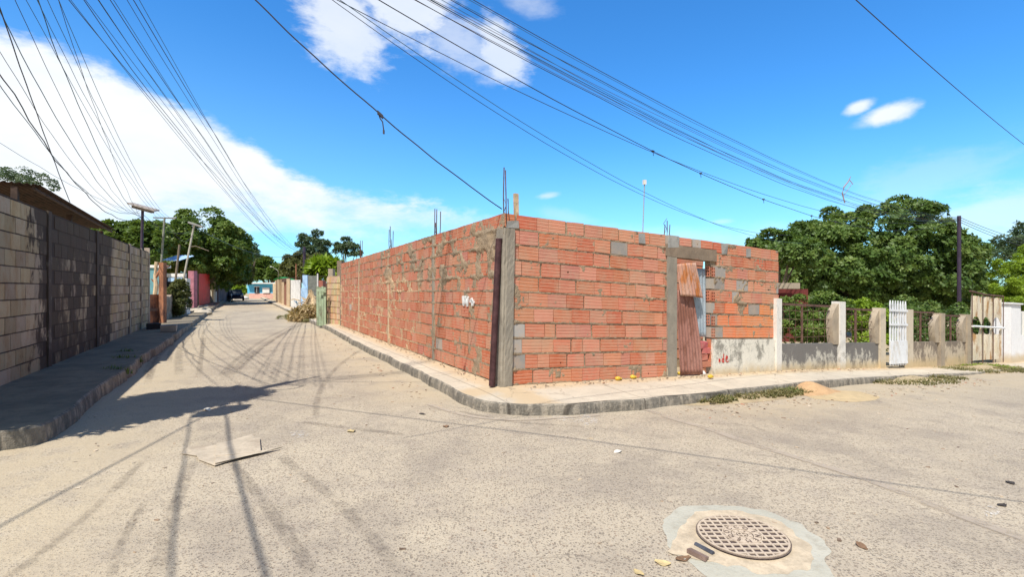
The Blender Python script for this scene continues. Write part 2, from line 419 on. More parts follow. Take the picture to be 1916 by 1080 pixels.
def catmull(P, n=8):
    out = []
    for i in range(len(P)-1):
        a, b, c, d = P[max(i-1, 0)], P[i], P[i+1], P[min(i+2, len(P)-1)]
        for k in range(n):
            t = k/n
            out.append(tuple(.5*((2*b[j])+(-a[j]+c[j])*t+(2*a[j]-5*b[j]+4*c[j]-d[j])*t*t+(-a[j]+3*b[j]-3*c[j]+d[j])*t**3) for j in range(len(b))))
    out.append(tuple(P[-1])); return out
def sidewalk(name, out_pts, in_fn, h=.2, lab=None, flip=False, ho=.145):
    P = catmull(out_pts, 10); mb = MB(); Q = []
    # densify
    for a, b in zip(P[:-1], P[1:]):
        n = max(1, int(math.dist(a, b)/.12)) if max(abs(a[0]), abs(a[1])) < 14 else max(1, int(math.dist(a, b)/.8))
        for k in range(n): Q.append((a[0]+(b[0]-a[0])*k/n, a[1]+(b[1]-a[1])*k/n))
    Q.append(P[-1]); cols = 6
    rows = []
    for i, (w, s) in enumerate(Q):
        wn = Vector((w, s, 3.7)); e = mn.noise(wn*1.7)*.045+mn.noise(wn*9)*.014-max(0, mn.noise(wn*3.1)-.38)*.22
        iw, is_ = in_fn(w, s); L = math.hypot(w-iw, s-is_) or 1; nx_, ny_ = (w-iw)/L, (s-is_)/L
        hh = ho+mn.noise(wn*1.3)*.012; hi = h*(hfade(w, s) if name == 'sidewalk' else 1.)
        fade = hfade(w, s) if name == 'sidewalk' else 1.
        hh = hh*fade
        r = []
        x, y = WS(w+nx_*(e+.02), s+ny_*(e+.02)); r.append((x, y, gw(w)-.02))
        x, y = WS(w+nx_*(e+.012+mn.noise(wn*14)*.008), s+ny_*(e+.012)); r.append((x, y, gw(w)+hh*.5))
        x, y = WS(w+nx_*(e+.0), s+ny_*(e+.0)); r.append((x, y, gw(w)+hh-.018))
        x, y = WS(w+nx_*(e-.022), s+ny_*(e-.022)); r.append((x, y, gw(w)+hh))
        for k in range(1, cols+1):
            t = k/cols; ww = w+nx_*(e-.022)*(1-t)+(iw-w)*t; s2 = s+ny_*(e-.022)*(1-t)+(is_-s)*t
            x, y = WS(ww, s2); r.append((x, y, gw(ww)+hh*(1-t)+hi*t+mn.noise(Vector((ww*2, s2*2, 0)))*.006))
        rows.append(r)
    for r in rows: mb.v += r
    n = len(rows[0])
    for i in range(len(rows)-1):
        for k in range(n-1):
            a = i*n+k; f = (a, a+n, a+n+1, a+1) if not flip else (a, a+1, a+n+1, a+n)
            mb.f.append(f); mb.m.append(1 if k < 3 else 0); mb.c.append((1, 1, 1, 1)); mb.uv += [(0, 0)]*4
    o = mb.build(name, [WALK, KERB] if name == 'sidewalk' else [WALK_SHADE, KERB], smooth=False); return tag(o, kind='structure')
def hfade(w, s):
    if w > 7: return max(.28, 1-(w-7)/9)
    return 1
def in_c(w, s):
    if w > 0 and s < .3: return (w+.0, .06)
    if s > 0 and w < 0: return (.06, s+.06)
    t = (math.atan2(-s, -w)) / (math.pi/2)
    return (.06, .06)
sidewalk('sidewalk', [(30, -.9), (18, -.9), (12, -.92), (9, -.88), (7.3, -.88), (4.8, -1.0), (2.64, -1.10), (1.5, -1.17), (.7, -1.13), (.2, -1.03), (-.16, -.87), (-.42, -.64), (-.586, -.42),
   (-.65, -.1), (-.65, .3), (-.61, .8), (-.57, 1.7), (-.57, 3), (-.56, 5.1), (-.55, 8), (-.47, 11), (-.42, 14), (-.5, 17), (-.5, 30), (-.5, 55), (-.5, 86)], in_c, flip=True)
def in_l(w, s):
    if w > -5.25: return (-6.5, s)
    if w < -6.6: return (w, .75)
    return (-6.5, .75)
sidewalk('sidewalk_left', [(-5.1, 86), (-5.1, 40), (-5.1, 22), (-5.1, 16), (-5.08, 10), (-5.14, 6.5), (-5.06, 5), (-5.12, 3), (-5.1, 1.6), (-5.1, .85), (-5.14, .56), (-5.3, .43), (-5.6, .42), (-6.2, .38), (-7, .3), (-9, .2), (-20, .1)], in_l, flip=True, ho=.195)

# ------------------------------------------------------------------ brick building
def m_brick(g):
    bc = g.attr('col'); al = g.attr('col', 'Alpha')
    uv = g.new('ShaderNodeUVMap').outputs[0]; u, v, _ = g.sep(uv)
    st = g.math('PINGPONG', g.add(v, .0), .125)         # three shallow grooves, shaded by colour, with a painted highlight line below each
    mid = g.mul(g.ss(v, .1, .14), g.ss(v, .93, .9)); gro = g.mul(g.ss(st, .03, .008), mid)
    lip_light = g.mul(g.ss(g.math('PINGPONG', g.add(v, .045), .125), .03, .008), mid)
    gro = g.mul(gro, g.ss(g.noise(3., detail=3), .3, .5))
    gro = g.mul(gro, al)
    n = g.noise(9, detail=6, rough=.7); f = g.noise(60, detail=3)
    c = g.mix(g.mul(g.ss(n, .35, .7), .35), bc, g.mix(.5, bc, (.70, .42, .27)))
    c = g.mix(g.mul(g.ss(g.noise(5, detail=5, rough=.75), .55, .75), .35), c, (.42, .25, .16))
    c = g.mix(g.mul(gro, .5), c, (.30, .09, .045)); c = g.mix(g.mul(g.mul(lip_light, al), .5), c, (.80, .48, .34)); c = g.mix(g.mul(g.ss(f, .6, .8), .25), c, (.25, .1, .06))
    dust = g.mul(g.ss(g.noise(3, detail=7, rough=.75), .44, .66), .42); c = g.mix(dust, c, (.50, .36, .24))
    return {'c': c, 'n': g.bump(g.sub(g.mul(n, .3), g.mul(gro, 1.)), .8, .006)}
BRICK = mat('clay hollow block', m_brick, .85, spec=.2)
def m_mortar(g):
    w, s = ws_nodes(g); n = g.noise(3, detail=6, rough=.7); f = g.noise(35, detail=5, rough=.7); m = g.noise(11, detail=5, rough=.7)
    c = g.mix(g.ss(n, .35, .65), (.40, .295, .19), (.30, .235, .165)); c = g.mix(g.mul(g.ss(f, .45, .7), .5), c, (.19, .14, .10))
    c = g.mix(g.mul(g.ss(m, .56, .68), .6), c, (.46, .38, .29))
    pale = g.mul(g.ss(s, 3.4, 4.6), g.ss(m, .35, .55)); z = g.sep(g.pos())[2]
    pale = g.mul(pale, g.ss(g.add(z, g.mul(n, .5)), 2.35, 1.9))
    c = g.mix(pale, c, (.62, .43, .26))
    return {'c': c, 'n': g.bump(g.add(m, g.mul(f, .8)), 1., .02)}
MORTAR = mat('mortar', m_mortar, .95, spec=.1)
PILLAR = conc('pillar concrete', (.33, .29, .23), (.265, .235, .19), (.17, .15, .12), .45)
LINTEL = conc('lintel concrete', (.28, .215, .155), (.22, .17, .125), (.14, .10, .075), .5)
CEMENT = conc('grey cement block', (.36, .35, .32), (.28, .27, .25), (.18, .17, .16), .4)

BR = [(.70, .265, .145), (.69, .245, .125), (.72, .31, .175), (.66, .21, .10), (.64, .27, .175), (.70, .29, .155), (.61, .18, .085), (.73, .345, .20), (.68, .25, .13)]
CH = .2275
def brick_wall(L, rows, mapf, parent, seed, cut, grey, bl=.345, orange=None, wide_joint=.02, rect_h=.196, topgap=None, hole_p=.05):
    rnd = random.Random(seed); mb = MB(); gm = MB()
    for r in range(rows):
        h0 = r*CH+.015; h1 = h0+rect_h
        u = -rnd.random()*.29
        while u < L:
            ln = bl*rnd.choice([1, 1, 1, 1, 1, 1, .97, 1.04, .6])
            a, b = max(u, 0), min(u+ln-(rnd.uniform(.004, .012) if rnd.random() < .72 else wide_joint*rnd.uniform(1, 2.2)), L)
            u += ln
            if b-a < .05: continue
            for (c0, c1) in cut(a, b, h0+.05, h1-.05):
                if c1-c0 < .05: continue
                if topgap and topgap(c0, r): continue
                isg = rnd.random() < grey(c0, h0)
                col = tuple(x*rnd.uniform(.93, 1.07) for x in rnd.choice(BR))
                if isg is False: col = (col[0]*.82, col[1]*.765, col[2]*.82)
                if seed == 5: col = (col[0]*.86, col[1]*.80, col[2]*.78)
                if orange and orange(c0, h0): col = (.74*rnd.uniform(.93, 1.05), .23*rnd.uniform(.85, 1.1), .085)
                g_ = rnd.uniform(.26, .42)
                if isg: col = (g_, g_*.97, g_*.9)
                dd = rnd.uniform(-.004, .007); j = lambda k=.0045: rnd.uniform(-k, k)
                tilt = j(.004)
                dp = [dd+j(.002) for _ in range(4)]
                A = [(c0+j(), h0+j()-tilt, dp[0]), (c1+j(), h0+j()+tilt, dp[1]), (c1+j(), h1+j()+tilt, dp[2]), (c0+j(), h1+j()-tilt, dp[3])]
                c4 = (*col, 0. if isg else 1.)
                fr = [mapf(*q) for q in A]; bk = [mapf(q[0], q[1], -.09) for q in A]
                if rnd.random() < hole_p and c1-c0 > .2:
                    # hollow clay block with its web broken through
                    hu = rnd.uniform(.3, .7); hv = rnd.choice([.3, .5, .7]); su = rnd.choice([.025, .03, .04, .15])*(.35/(c1-c0)); sv = .07
                    U = [0, hu-su, hu+su, 1]; V = [0, hv-sv, hv+sv, 1]
                    def pt(a_, b_, dz=0): 
                        x = A[0][0]*(1-a_)+A[1][0]*a_; y = A[0][1]*(1-b_)+A[3][1]*b_; return mapf(x, y, dd+dz)
                    for jj in range(3):
                        for ii in range(3):
                            if ii == 1 and jj == 1:
                                o4 = [pt(U[1]+j(.02), V[1]+j(.04), -.06), pt(U[2], V[1], -.06), pt(U[2], V[2], -.06), pt(U[1], V[2], -.06)]
                                r4 = [pt(U[1], V[1]), pt(U[2], V[1]), pt(U[2], V[2]), pt(U[1], V[2])]
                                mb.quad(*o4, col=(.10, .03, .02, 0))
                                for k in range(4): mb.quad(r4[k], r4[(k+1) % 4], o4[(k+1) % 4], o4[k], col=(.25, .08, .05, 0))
                            else:
                                mb.quad(pt(U[ii], V[jj]), pt(U[ii+1], V[jj]), pt(U[ii+1], V[jj+1]), pt(U[ii], V[jj+1]), col=c4,
                                        uv=[(U[ii], V[jj]), (U[ii+1], V[jj]), (U[ii+1], V[jj+1]), (U[ii], V[jj+1])])
                else: mb.quad(*fr, col=c4)
                for k in range(4):
                    mb.quad(fr[(k+1) % 4], fr[k], bk[k], bk[(k+1) % 4], col=(col[0]*.9, col[1]*.9, col[2]*.9, 0))
    return mb.build('clay_blocks', BRICK, parent)
def mortar_face(L, H, mapf, parent, depth, cut, step=.021, topfn=None):
    mb = MB(); nu = int(L/step); nv = int(H/step); idx = {}
    for j in range(nv+1):
        for i in range(nu+1):
            u = i*L/nu; h = j*H/nv
            hh = h
            if topfn and j >= nv-1: hh = h+topfn(u)
            idx[i, j] = len(mb.v); mb.v.append(tuple(mapf(u, hh, depth(u, h))))
    for j in range(nv):
        for i in range(nu):
            u = (i+.5)*L/nu; h = (j+.5)*H/nv
            if not cut(u-.001, u+.001, h, h): continue
            mb.f.append((idx[i, j], idx[i+1, j], idx[i+1, j+1], idx[i, j+1])); mb.m.append(0); mb.c.append((1, 1, 1, 1)); mb.uv += [(0, 0)]*4
    return mb.build('mortar', MORTAR, parent, smooth=True)
nz3 = lambda x, y, k, s=0: mn.noise(Vector((x*k, y*k, s)))
def fbm(x, y, s, k=1.):
    return nz3(x, y, k, s)+.5*nz3(x, y, k*2.1, s+3)+.25*nz3(x, y, k*4.3, s+7)

bld = thing('brick_building', 'unfinished building of bare red hollow clay blocks on the street corner', 'building', (*P0, 0))
LW = 6.37; DW0, DW1 = 3.43, 4.33
fr_base = .2
def mapR(u, h, d): x, y = WS(u, -d); return Vector((x, y, fr_base+h-.0485*u))
def mapL(u, h, d): x, y = WS(-d, u); return Vector((x, y, fr_base+h*(1-.0045*u)))
def cutR(a, b, h0, h1):
    hm = (h0+h1)/2; out = []
    if hm < .70 and a > DW1: return []                       # plaster panel stands here
    if hm > 2.13 and hm < 2.36 and b > 3.2 and a < 4.48:
        return [(a, min(b, 3.2))] if a < 3.2 else ([(max(a, 4.48), b)] if b > 4.48 else [])
    if hm <= 2.13:
        if a < 3.2: out.append((a, min(b, 3.2)))
        if b > DW1: out.append((max(a, DW1+.09 if False else DW1), b))
        return [q for q in out if q[1] > q[0]]
    return [(a, b)]
nofn = lambda a, b, h0, h1: [(a, b)]
def cutRm(a, b, h0, h1): return cutR(a, b, h0, h1)
fw_ = thing('front_wall', None, None, (0, 0, 0)); fw_.parent = bld
def mudR(u, h):
    r = (h % CH)/CH; joint = 1 if r < .10 or r > .91 else 0
    ed_ = .25*nz3(u, h, 17, 6)+.2*nz3(u, h, 38, 7)
    m = max(0, fbm(u, h, 5.1, 2.6)+ed_-.62)*1.6
    side = max(0, 1-abs(u-3.13)/.12)*.5*(.4+nz3(u, h, 5, 9))+max(0, 1-abs(u-.17)/.09)*.5*(.5+nz3(u, h, 5, 4))
    if u > 4.4: m = max(0, fbm(u, h, 5.1, 2.6)+ed_-.22)*1.6*(1 if h > 1.15 else .25)
    if u > 4.4 and .08 < abs(h-1.87) < .16: m += .1
    v = (-.002 if joint else (-.018 if nz3(u, h, 3, 8) < .22 else -.003))+.008*nz3(u, h, 9, 2)+.009*nz3(u, h, 24, 4)
    return v+min(.022, .045*(m+side))
def mudL(u, h):
    r = (h % CH)/CH; joint = 1 if r < .10 or r > .91 else 0
    ed_ = .25*nz3(u, h, 17, 6)+.2*nz3(u, h, 38, 7)
    top = min(1, max(0, (h-1.15+.35*fbm(u, 0, 3, .6))/.5)); fade = min(1, max(0, (8.6-u)/2.2))
    m = max(0, fbm(u, h, 9.1, 2.1)+ed_-.08+.2*top)*top*fade*1.5+max(0, fbm(u, h, 2.2, 2.4)+ed_-.45)
    for c in (3.0, 6.38, 10.0, 13.25):
        m += max(0, 1-abs(u-c+.05*nz3(u, h, 5, 1))/.13+.8*ed_)*(.8 if c < 4 or c > 12 else .45)
    if u < .55: m += .5*max(0, fbm(u, h, 8, 2)+.1)
    v = (-.001 if joint else (-.018 if nz3(u, h, 3, 8) < .1 else -.002))+.009*nz3(u, h, 9, 12)+.010*nz3(u, h, 24, 14)
    return v+min(.024, .045*m)
def greyR(u, h):
    if u > 4.4: return .08 if u > 4.55 and u < 6.2 else .22
    return .4 if (u > 2.95 or u < .12) else .004
b1 = brick_wall(LW, 11, mapR, bld, 3, cutR, greyR, orange=lambda u, h: u > 4.4 and h < 1.25, hole_p=.06)
b1.name = 'front_blocks'
m1 = mortar_face(LW, CH*11-.03, mapR, bld, mudR, cutRm, topfn=lambda u: .012*nz3(u, 0, 12)+.008); m1.name = 'front_mortar'
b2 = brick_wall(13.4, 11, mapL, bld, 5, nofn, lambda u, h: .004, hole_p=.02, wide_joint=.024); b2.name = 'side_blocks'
m2 = mortar_face(13.4, CH*11-.03, mapL, bld, mudL, nofn, step=.026, topfn=lambda u: .012*nz3(u, 0, 12)+.01); m2.name = 'side_mortar'
bpy.data.objects.remove(fw_)
# wall cores (back faces)
mb = MB()
def slab(u0, u1, h0, h1, mp, t0=-.025, t1=-.14):
    mb.hexa([mp(u0, h0, t0), mp(u1, h0, t0), mp(u1, h0, t1), mp(u0, h0, t1), mp(u0, h1, t0), mp(u1, h1, t0), mp(u1, h1, t1), mp(u0, h1, t1)])
H12 = CH*11-.02
slab(0, 3.2, -.4, H12, mapR); slab(4.34, LW, .62, H12, mapR); slab(3.2, 4.34, 2.36, H12, mapR)
slab(.16, 13.4, -.2, H12, mapL)
mb.build('wall_core', MORTAR, bld)
# hollow ends of the blocks in the door jamb (facing the opening)
mb = MB()
for r in range(11):
    h = r*CH+.015
    if h < .6 or h > 2.0: continue
    if r % 2 == 0:
        def J(v, k, e=0): return mapR(DW1-.012+e, h+v*.19, -.012-k*.11)
        us = [0, .12, .44, .56, .88, 1]; vs_ = [0, .08, .30, .38, .62, .70, .92, 1]
        for a in range(5):
            for b in range(7):
                q = [(vs_[b], us[a]), (vs_[b], us[a+1]), (vs_[b+1], us[a+1]), (vs_[b+1], us[a])]
                if a in (1, 3) and b in (1, 3, 5):
                    o4 = [J(*x, e=.07) for x in q]; r4 = [J(*x) for x in q]
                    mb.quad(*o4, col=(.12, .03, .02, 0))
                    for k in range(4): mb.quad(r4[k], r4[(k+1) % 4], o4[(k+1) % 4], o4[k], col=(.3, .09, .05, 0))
                else: mb.quad(*[J(*x) for x in q], col=(.58, .2, .12, 0))
        # the front of the end block is broken open too, showing the same cells
        if False:
            def K(v, k, e=0): return mapR(DW1-.012+k*.12, h+v*.19, .012-e)
            for a in range(5):
                for b in range(7):
                    q = [(vs_[b], us[a]), (vs_[b], us[a+1]), (vs_[b+1], us[a+1]), (vs_[b+1], us[a])]
    else:
        A = [mapR(DW1-.004, h, .006), mapR(DW1+.1, h, .006), mapR(DW1+.1, h, -.13), mapR(DW1-.004, h, -.13)]
        mb.hexa(A+[a+Vector((0, 0, .19)) for a in A], col=(.36, .34, .3, 0))
for r in (3, 4, 6, 8):                                   # square cells open to the street at the door edge
    h = r*CH+.012+.008
    for a in range(2):
        for b in range(3):
            u0 = DW1+.008+a*.052; hh = h+b*.058
            A = [mapR(u0, hh, .016), mapR(u0+.036, hh, .016), mapR(u0+.036, hh+.04, .016), mapR(u0, hh+.04, .016)]
            B = [mapR(u0, hh, -.03), mapR(u0+.036, hh, -.03), mapR(u0+.036, hh+.04, -.03), mapR(u0, hh+.04, -.03)]
            C = [mapR(u0-.008, hh-.009, .016), mapR(u0+.044, hh-.009, .016), mapR(u0+.044, hh+.049, .016), mapR(u0-.008, hh+.049, .016)]
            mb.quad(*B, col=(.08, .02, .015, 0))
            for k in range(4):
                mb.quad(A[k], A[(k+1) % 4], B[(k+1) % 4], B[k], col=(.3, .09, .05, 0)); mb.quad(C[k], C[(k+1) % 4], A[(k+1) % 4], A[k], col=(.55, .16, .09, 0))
tag(mb.build('jamb_blocks', BRICK, bld), 'open hollow ends of red blocks at the doorway edge')
# corner pillar
def pillar():
    mb = MB(); n = 34
    prof = [(-.03, -.035), (.19, -.035), (.19, .1), (.1, .27), (-.03, .27)]
    def ring(t):
        h = t*2.33-.05; out = []
        for k in range(28):
            q = k/28*4; 
            if q < 1: w, s = -.03+q*.175, -.03
            elif q < 2: w, s = .145, -.03+(q-1)*.25
            elif q < 3: w, s = .145-(q-2)*.175, .22
            else: w, s = -.03, .22-(q-3)*.25
            lean = (.5-t)*-.05
            jt = .009*nz3(w*3+h, s*3, 4, 1)+.006*nz3(w*9+h*6, s*9, 3, 6)
            # round the street corner a little
            if w < 0 and s < 0: w += .018; s += .018
            w += lean-.02+jt; s += jt
            x, y = WS(w, s); out.append((x, y, .19+h+(.05*nz3(w, s, 7, 2) if t > .99 else 0)))
        return out
    rows = [ring(j/n) for j in range(n+1)]
    for r in rows: mb.v += r
    for j in range(n):
        for k in range(28):
            k2 = (k+1) % 28; mb.f.append((j*28+k, j*28+k2, (j+1)*28+k2, (j+1)*28+k)); mb.m.append(0); mb.c.append((1, 1, 1, 1)); mb.uv += [(0, 0)]*4
    mb.f.append(tuple(n*28+k for k in range(28))); mb.m.append(0); mb.c.append((1, 1, 1, 1)); mb.uv += [(0, 0)]*28
    return tag(mb.build('corner_pillar', PILLAR, bld, smooth=False), 'rough grey concrete pillar at the street corner')
pillar()
mb = MB()          # door column and lintel, slightly proud
def rough_box(u0, u1, h0, h1, d0, d1, m=0):
    n = 10
    def P(a, b): u = u0+(u1-u0)*a; h = h0+(h1-h0)*b; return mapR(u+.012*nz3(u, h, 5, 3)*(a in (0, 1)), h+.02*nz3(u, h, 6, 8)*(b in (0, 1)), d0+.008*nz3(u, h, 7, 1))
    mb.grid(n, n, P, m)
    for a0, a1 in (((0, 0), (1, 0)), ((1, 0), (1, 1)), ((1, 1), (0, 1)), ((0, 1), (0, 0))):
        c = [u0+(u1-u0)*a0[0], h0+(h1-h0)*a0[1]]; d = [u0+(u1-u0)*a1[0], h0+(h1-h0)*a1[1]]
        mb.quad(P(*a0), mapR(c[0], c[1], d1), mapR(d[0], d[1], d1), P(*a1), m)
rough_box(3.2, 3.43, -.3, 2.12, .022, -.16)
mb.build('door_column', PILLAR, bld)
mb = MB(); rough_box(3.17, 4.47, 2.12, 2.335, .02, -.16); mb.build('lintel', LINTEL, bld)
CREAMC = conc('cream mortar', (.56, .42, .28), (.44, .32, .21), (.28, .19, .12), .5)
for c_, wd_, mt_ in ((3.0, .13, PILLAR), (6.38, .10, CREAMC), (10.0, .10, CREAMC), (13.3, .24, LINTEL)):
    mb = MB()
    def colf(a, b): h = -.05+2.45*b; return mapL(c_-wd_/2+wd_*a+.035*nz3(h, a*.5, 3, c_)*(1 if a in (0, 1) else .5), h, (.019 if 0 < a < 1 else -.01)+.010*nz3(h*2, a, 4, c_))
    mb.grid(5, 60, colf); mb.build('tie_column', mt_, bld, smooth=True)
# odd grey cement lumps along the top course
mb = MB()
for u, w_, h_ in ((2.55, .14, .17), (3.22, .26, .21), (4.62, .16, .19), (5.35, .1, .15), (.02, .2, .1)):
    mb = MB(); a = mapR(u+w_/2, CH*10+.01+h_/2, -.04); mb.box(a, (w_, .12, h_), math.atan2(D2[1], D2[0]), jit=.012); mb.build('cement_lump', CEMENT, bld)
# rebars
RUST = plain('rusty rebar', (.13, .07, .05), .4, 20, .8, .2)
def rebar(loc_fn, hs, n, r=.008):
    k = MB()
    for i in range(n):
        a = loc_fn(i); top = a+Vector((R.uniform(-.03, .03), R.uniform(-.03, .03), hs[i % len(hs)])); mid = (a+top)/2+Vector((R.uniform(-.01, .01), R.uniform(-.01, .01), 0))
        k.tube([a, mid, top], r, 5)
    c0 = loc_fn(0); c1 = loc_fn(1)
    zz = [c0+Vector((0, 0, .1)), c1+Vector((0, 0, .22)), c0+Vector((0, 0, .3)), c1+Vector((0, 0, .4))]
    k.tube(zz, .005, 4)
    return k.build('rebar', RUST, bld)
o = rebar(lambda i: mapL(-.0+.07*(i % 2), 2.3, -.02-.06*(i//2)), [.80, .86, .4], 3, .009)
for c, hs in ((3.0, [.55, .58, .5, .3]), (6.38, [.62, .55, .5, .3]), (10.0, [.6, .42, .6, .5])):
    rebar(lambda i: mapL(c-.08+.15*(i % 2), 2.3, -.04-.05*(i//2)), [q+.14 for q in hs], 4, .009)
rebar(lambda i: mapR(3.2+.08*(i % 3), 2.4, -.07), [.28, .36, .3], 3, .008)
# graffiti: white scrawl on the side wall, red letters on the plaster
WHITEP = plain('white paint', (.72, .72, .70), .1, 12, .8)
mb = MB()
def strip_wall(pts, wd, mp, d=.0):
    for a, b in zip(pts[:-1], pts[1:]):
        du, dh = b[0]-a[0], b[1]-a[1]; L = math.hypot(du, dh) or 1; nx_, ny_ = -dh/L*wd/2, du/L*wd/2
        A = [(a[0]+nx_, a[1]+ny_), (a[0]-nx_, a[1]-ny_), (b[0]-nx_, b[1]-ny_), (b[0]+nx_, b[1]+ny_)]
        t = .004
        F_ = [mp(*q, d+t) for q in A]; B_ = [mp(*q, d-t-.012) for q in A]
        mb.hexa([B_[0], B_[1], B_[2], B_[3], F_[0], F_[1], F_[2], F_[3]])
for ps in ([(1.50, 1.28), (1.46, 1.12)], [(1.46, 1.12), (1.38, 1.24), (1.31, 1.11)], [(1.31, 1.11), (1.27, 1.27)], [(1.14, 1.25), (1.10, 1.12)], [(1.20, 1.2), (1.05, 1.19), (1.08, 1.13)], [(1.42, 1.26), (1.35, 1.25)]):
    strip_wall(ps, .05, mapL, .022)
mb.build('paint_mark', WHITEP, bld)

# far inner wall seen over the sheets of the doorway
mb2 = MB()
def mapI(u, h, d): x, y = WS(u, 2.2-d); return Vector((x, y, fr_base+h-.0485*u))
inn = brick_wall(2.6, 11, lambda u, h, d: mapI(4.15+u, h, d), bld, 9, nofn, lambda u, h: .02, hole_p=.0); inn.name = 'inner_blocks'
mb = MB(); slab(4.15, 6.75, -.3, H12, mapI, -.012, -.14); mb.build('inner_core', MORTAR, bld)

# leaning pipe, wooden stake, antenna
PIPE = plain('rusty maroon steel', (.085, .04, .042), .35, 9, .55, .3)
mb = MB(); a = P3(-.165, .09, .2); b = Vector(PXZ(933.5, 447, 7.12))
mb.tube([a+(b-a)*t for t in (0, .25, .5, .75, 1)], .047, 16)
mb.tube([b-Vector((0, 0, .02)), b+Vector((0, 0, .004))], .05, 16)
tag(mb.build('pipe', PIPE, None, smooth=False), 'rusty maroon steel pipe leaning against the grey corner pillar', 'pipe')
WOOD = plain('weathered timber', (.46, .35, .23), .3, 14, .9)
mb = MB(); c = mapR(.20, 2.62, -.03); mb.box(c, (.065, .05, .36), .4, jit=.006); 
tag(mb.build('wooden_stake', WOOD), 'short pale wooden stake upright on top of the brick corner', 'stake')

# ------------------------------------------------------------------ sheets in the doorway
def m_sheet(a, b, spots, top=None):
    def f(g):
        p = g.scl(g.pos(), (1, 1, .35)); n = g.noise(6, p, 6, .7); m = g.noise(3, p, 5, .7); q = g.noise(30, detail=4)
        c = g.mix(g.ss(n, .35, .65), a, b); c = g.mix(g.ss(m, .5, .62), c, spots); c = g.mix(g.mul(g.ss(q, .5, .7), .4), c, tuple(x*.5 for x in spots))
        return {'c': c, 'n': g.bump(n, .2, .004)}
    return f
PINKR = mat('pinkish rusted zinc', m_sheet((.33, .155, .12), (.42, .22, .175), (.22, .095, .065)), .7, .1)
ORNR = mat('orange rusted zinc', m_sheet((.48, .25, .18), (.52, .38, .30), (.42, .15, .045)), .75, .1)
GALV = mat('galvanised zinc', m_sheet((.44, .50, .54), (.32, .38, .42), (.22, .27, .30)), .5, .25)
def corr(name, mt, corners, amp=.0075, pitch=.076, label=None, cat='metal sheet', bendf=None, nu=None, thick=.002, parent=None, group=None):
    A, B, C, Dq = [Vector(c) for c in corners]          # bottom-left, bottom-right, top-right, top-left
    wd = (B-A).length; nrm = (B-A).cross(Dq-A).normalized(); nu = nu or max(8, int(wd/pitch*8))
    mb = MB()
    def fn(u, v):
        p = (A*(1-u)+B*u)*(1-v)+(Dq*(1-u)+C*u)*v
        d = amp*math.sin(u*wd/pitch*2*math.pi)+(bendf(u, v) if bendf else 0)
        return p+nrm*d
    mb.grid(nu, 14, fn); o = mb.build(name, mt, parent, smooth=True, solid=thick)
    if label: tag(o, label, cat, group)
    return o
dd = -.02
corr('zinc_sheet', PINKR, [mapR(3.50, .03, .03), mapR(4.06, .03, .05), mapR(3.86, 1.52, -.02), mapR(3.44, 1.55, -.02)], label='tall pinkish rusted zinc sheet closing the doorway of the brick wall', bendf=lambda u, v: .035*math.sin(v*3)*u, group='zinc sheets closing the doorway')
corr('zinc_sheet', ORNR, [mapR(3.49, 1.44, .045), mapR(4.06, 1.42, .055), mapR(3.94, 2.06, -.01), mapR(3.45, 2.0, -.01)], label='short orange rusted zinc sheet at the top left of the doorway', bendf=lambda u, v: .05*math.sin(u*3.1), group='zinc sheets closing the doorway')
corr('zinc_sheet', GALV, [mapR(3.93, .72, -.05), mapR(4.27, .70, -.05), mapR(4.31, 1.98, -.10), mapR(3.9, 1.96, -.10)], label='bluish galvanised zinc sheet on the right side of the doorway', group='zinc sheets closing the doorway')
# rubble and bricks under the galvanised sheet
mb = MB()
for i, (u, h, c) in enumerate(((4.1, .08, .2), (4.2, .2, .05), (4.12, .33, .1), (4.24, .45, .05), (4.15, .56, .1))):
    mb.box(mapR(u, h, -.06), (.26, .12, .11), .5+c, jit=.012, col=(.5, .22-.03*i, .12, 0))
tag(mb.build('rubble_pile', BRICK), 'broken clay blocks piled at the right foot of the doorway', 'rubble')

# ------------------------------------------------------------------ mouldy plaster wall and fence of the right street
def m_mold(base, stain, lo=.2, add=0.):
    def f(g):
        w, s = ws_nodes(g); z = g.sep(g.pos())[2]; hz = g.add(z, g.mul(w, .045))       # height above the sloping ground
        v = g.comb(g.mul(w, 1.), g.mul(s, 1.), g.mul(z, .7))
        n = g.noise(2.6, v, 8, .76); n2 = g.noise(11, v, 5, .7); f_ = g.noise(50, detail=3)
        k = g.add(g.add(n, add), g.mul(g.ss(hz, .25, .78), lo)); mold = g.ss(g.add(k, g.mul(g.sub(n2, .5), .25)), .52, .64)
        c = g.mix(g.mul(g.ss(n2, .4, .7), .3), base, tuple(x*.75 for x in base))
        c = g.mix(g.mul(mold, .88), c, stain); c = g.mix(g.mul(g.ss(f_, .5, .7), .25), c, tuple(x*.8 for x in stain))
        dirt = g.ss(g.add(hz, g.mul(n, .5)), .66, .40); c = g.mix(g.mul(dirt, .8), c, (.56, .43, .24))
        return {'c': c, 'n': g.bump(g.add(n, n2), .4, .01)}
    return f
PLW = mat('white plaster with mould', m_mold((.74, .70, .60), (.24, .225, .19), .07, -.012), .9)
PLD = mat('dark mouldy plaster', m_mold((.56, .53, .45), (.13, .12, .115), .20, .05), .9)
PLT = mat('tan mouldy plaster', m_mold((.55, .46, .34), (.17, .135, .105), .12, .03), .9)
WPOST = mat('white limewash', m_mold((.74, .71, .65), (.36, .33, .28), -.05), .85)
PLT2 = mat('tan plaster post', m_mold((.60, .52, .40), (.34, .28, .21), -.02), .9)
TANP = conc('raw tan concrete', (.44, .36, .26), (.35, .29, .22), (.20, .16, .12), .5)
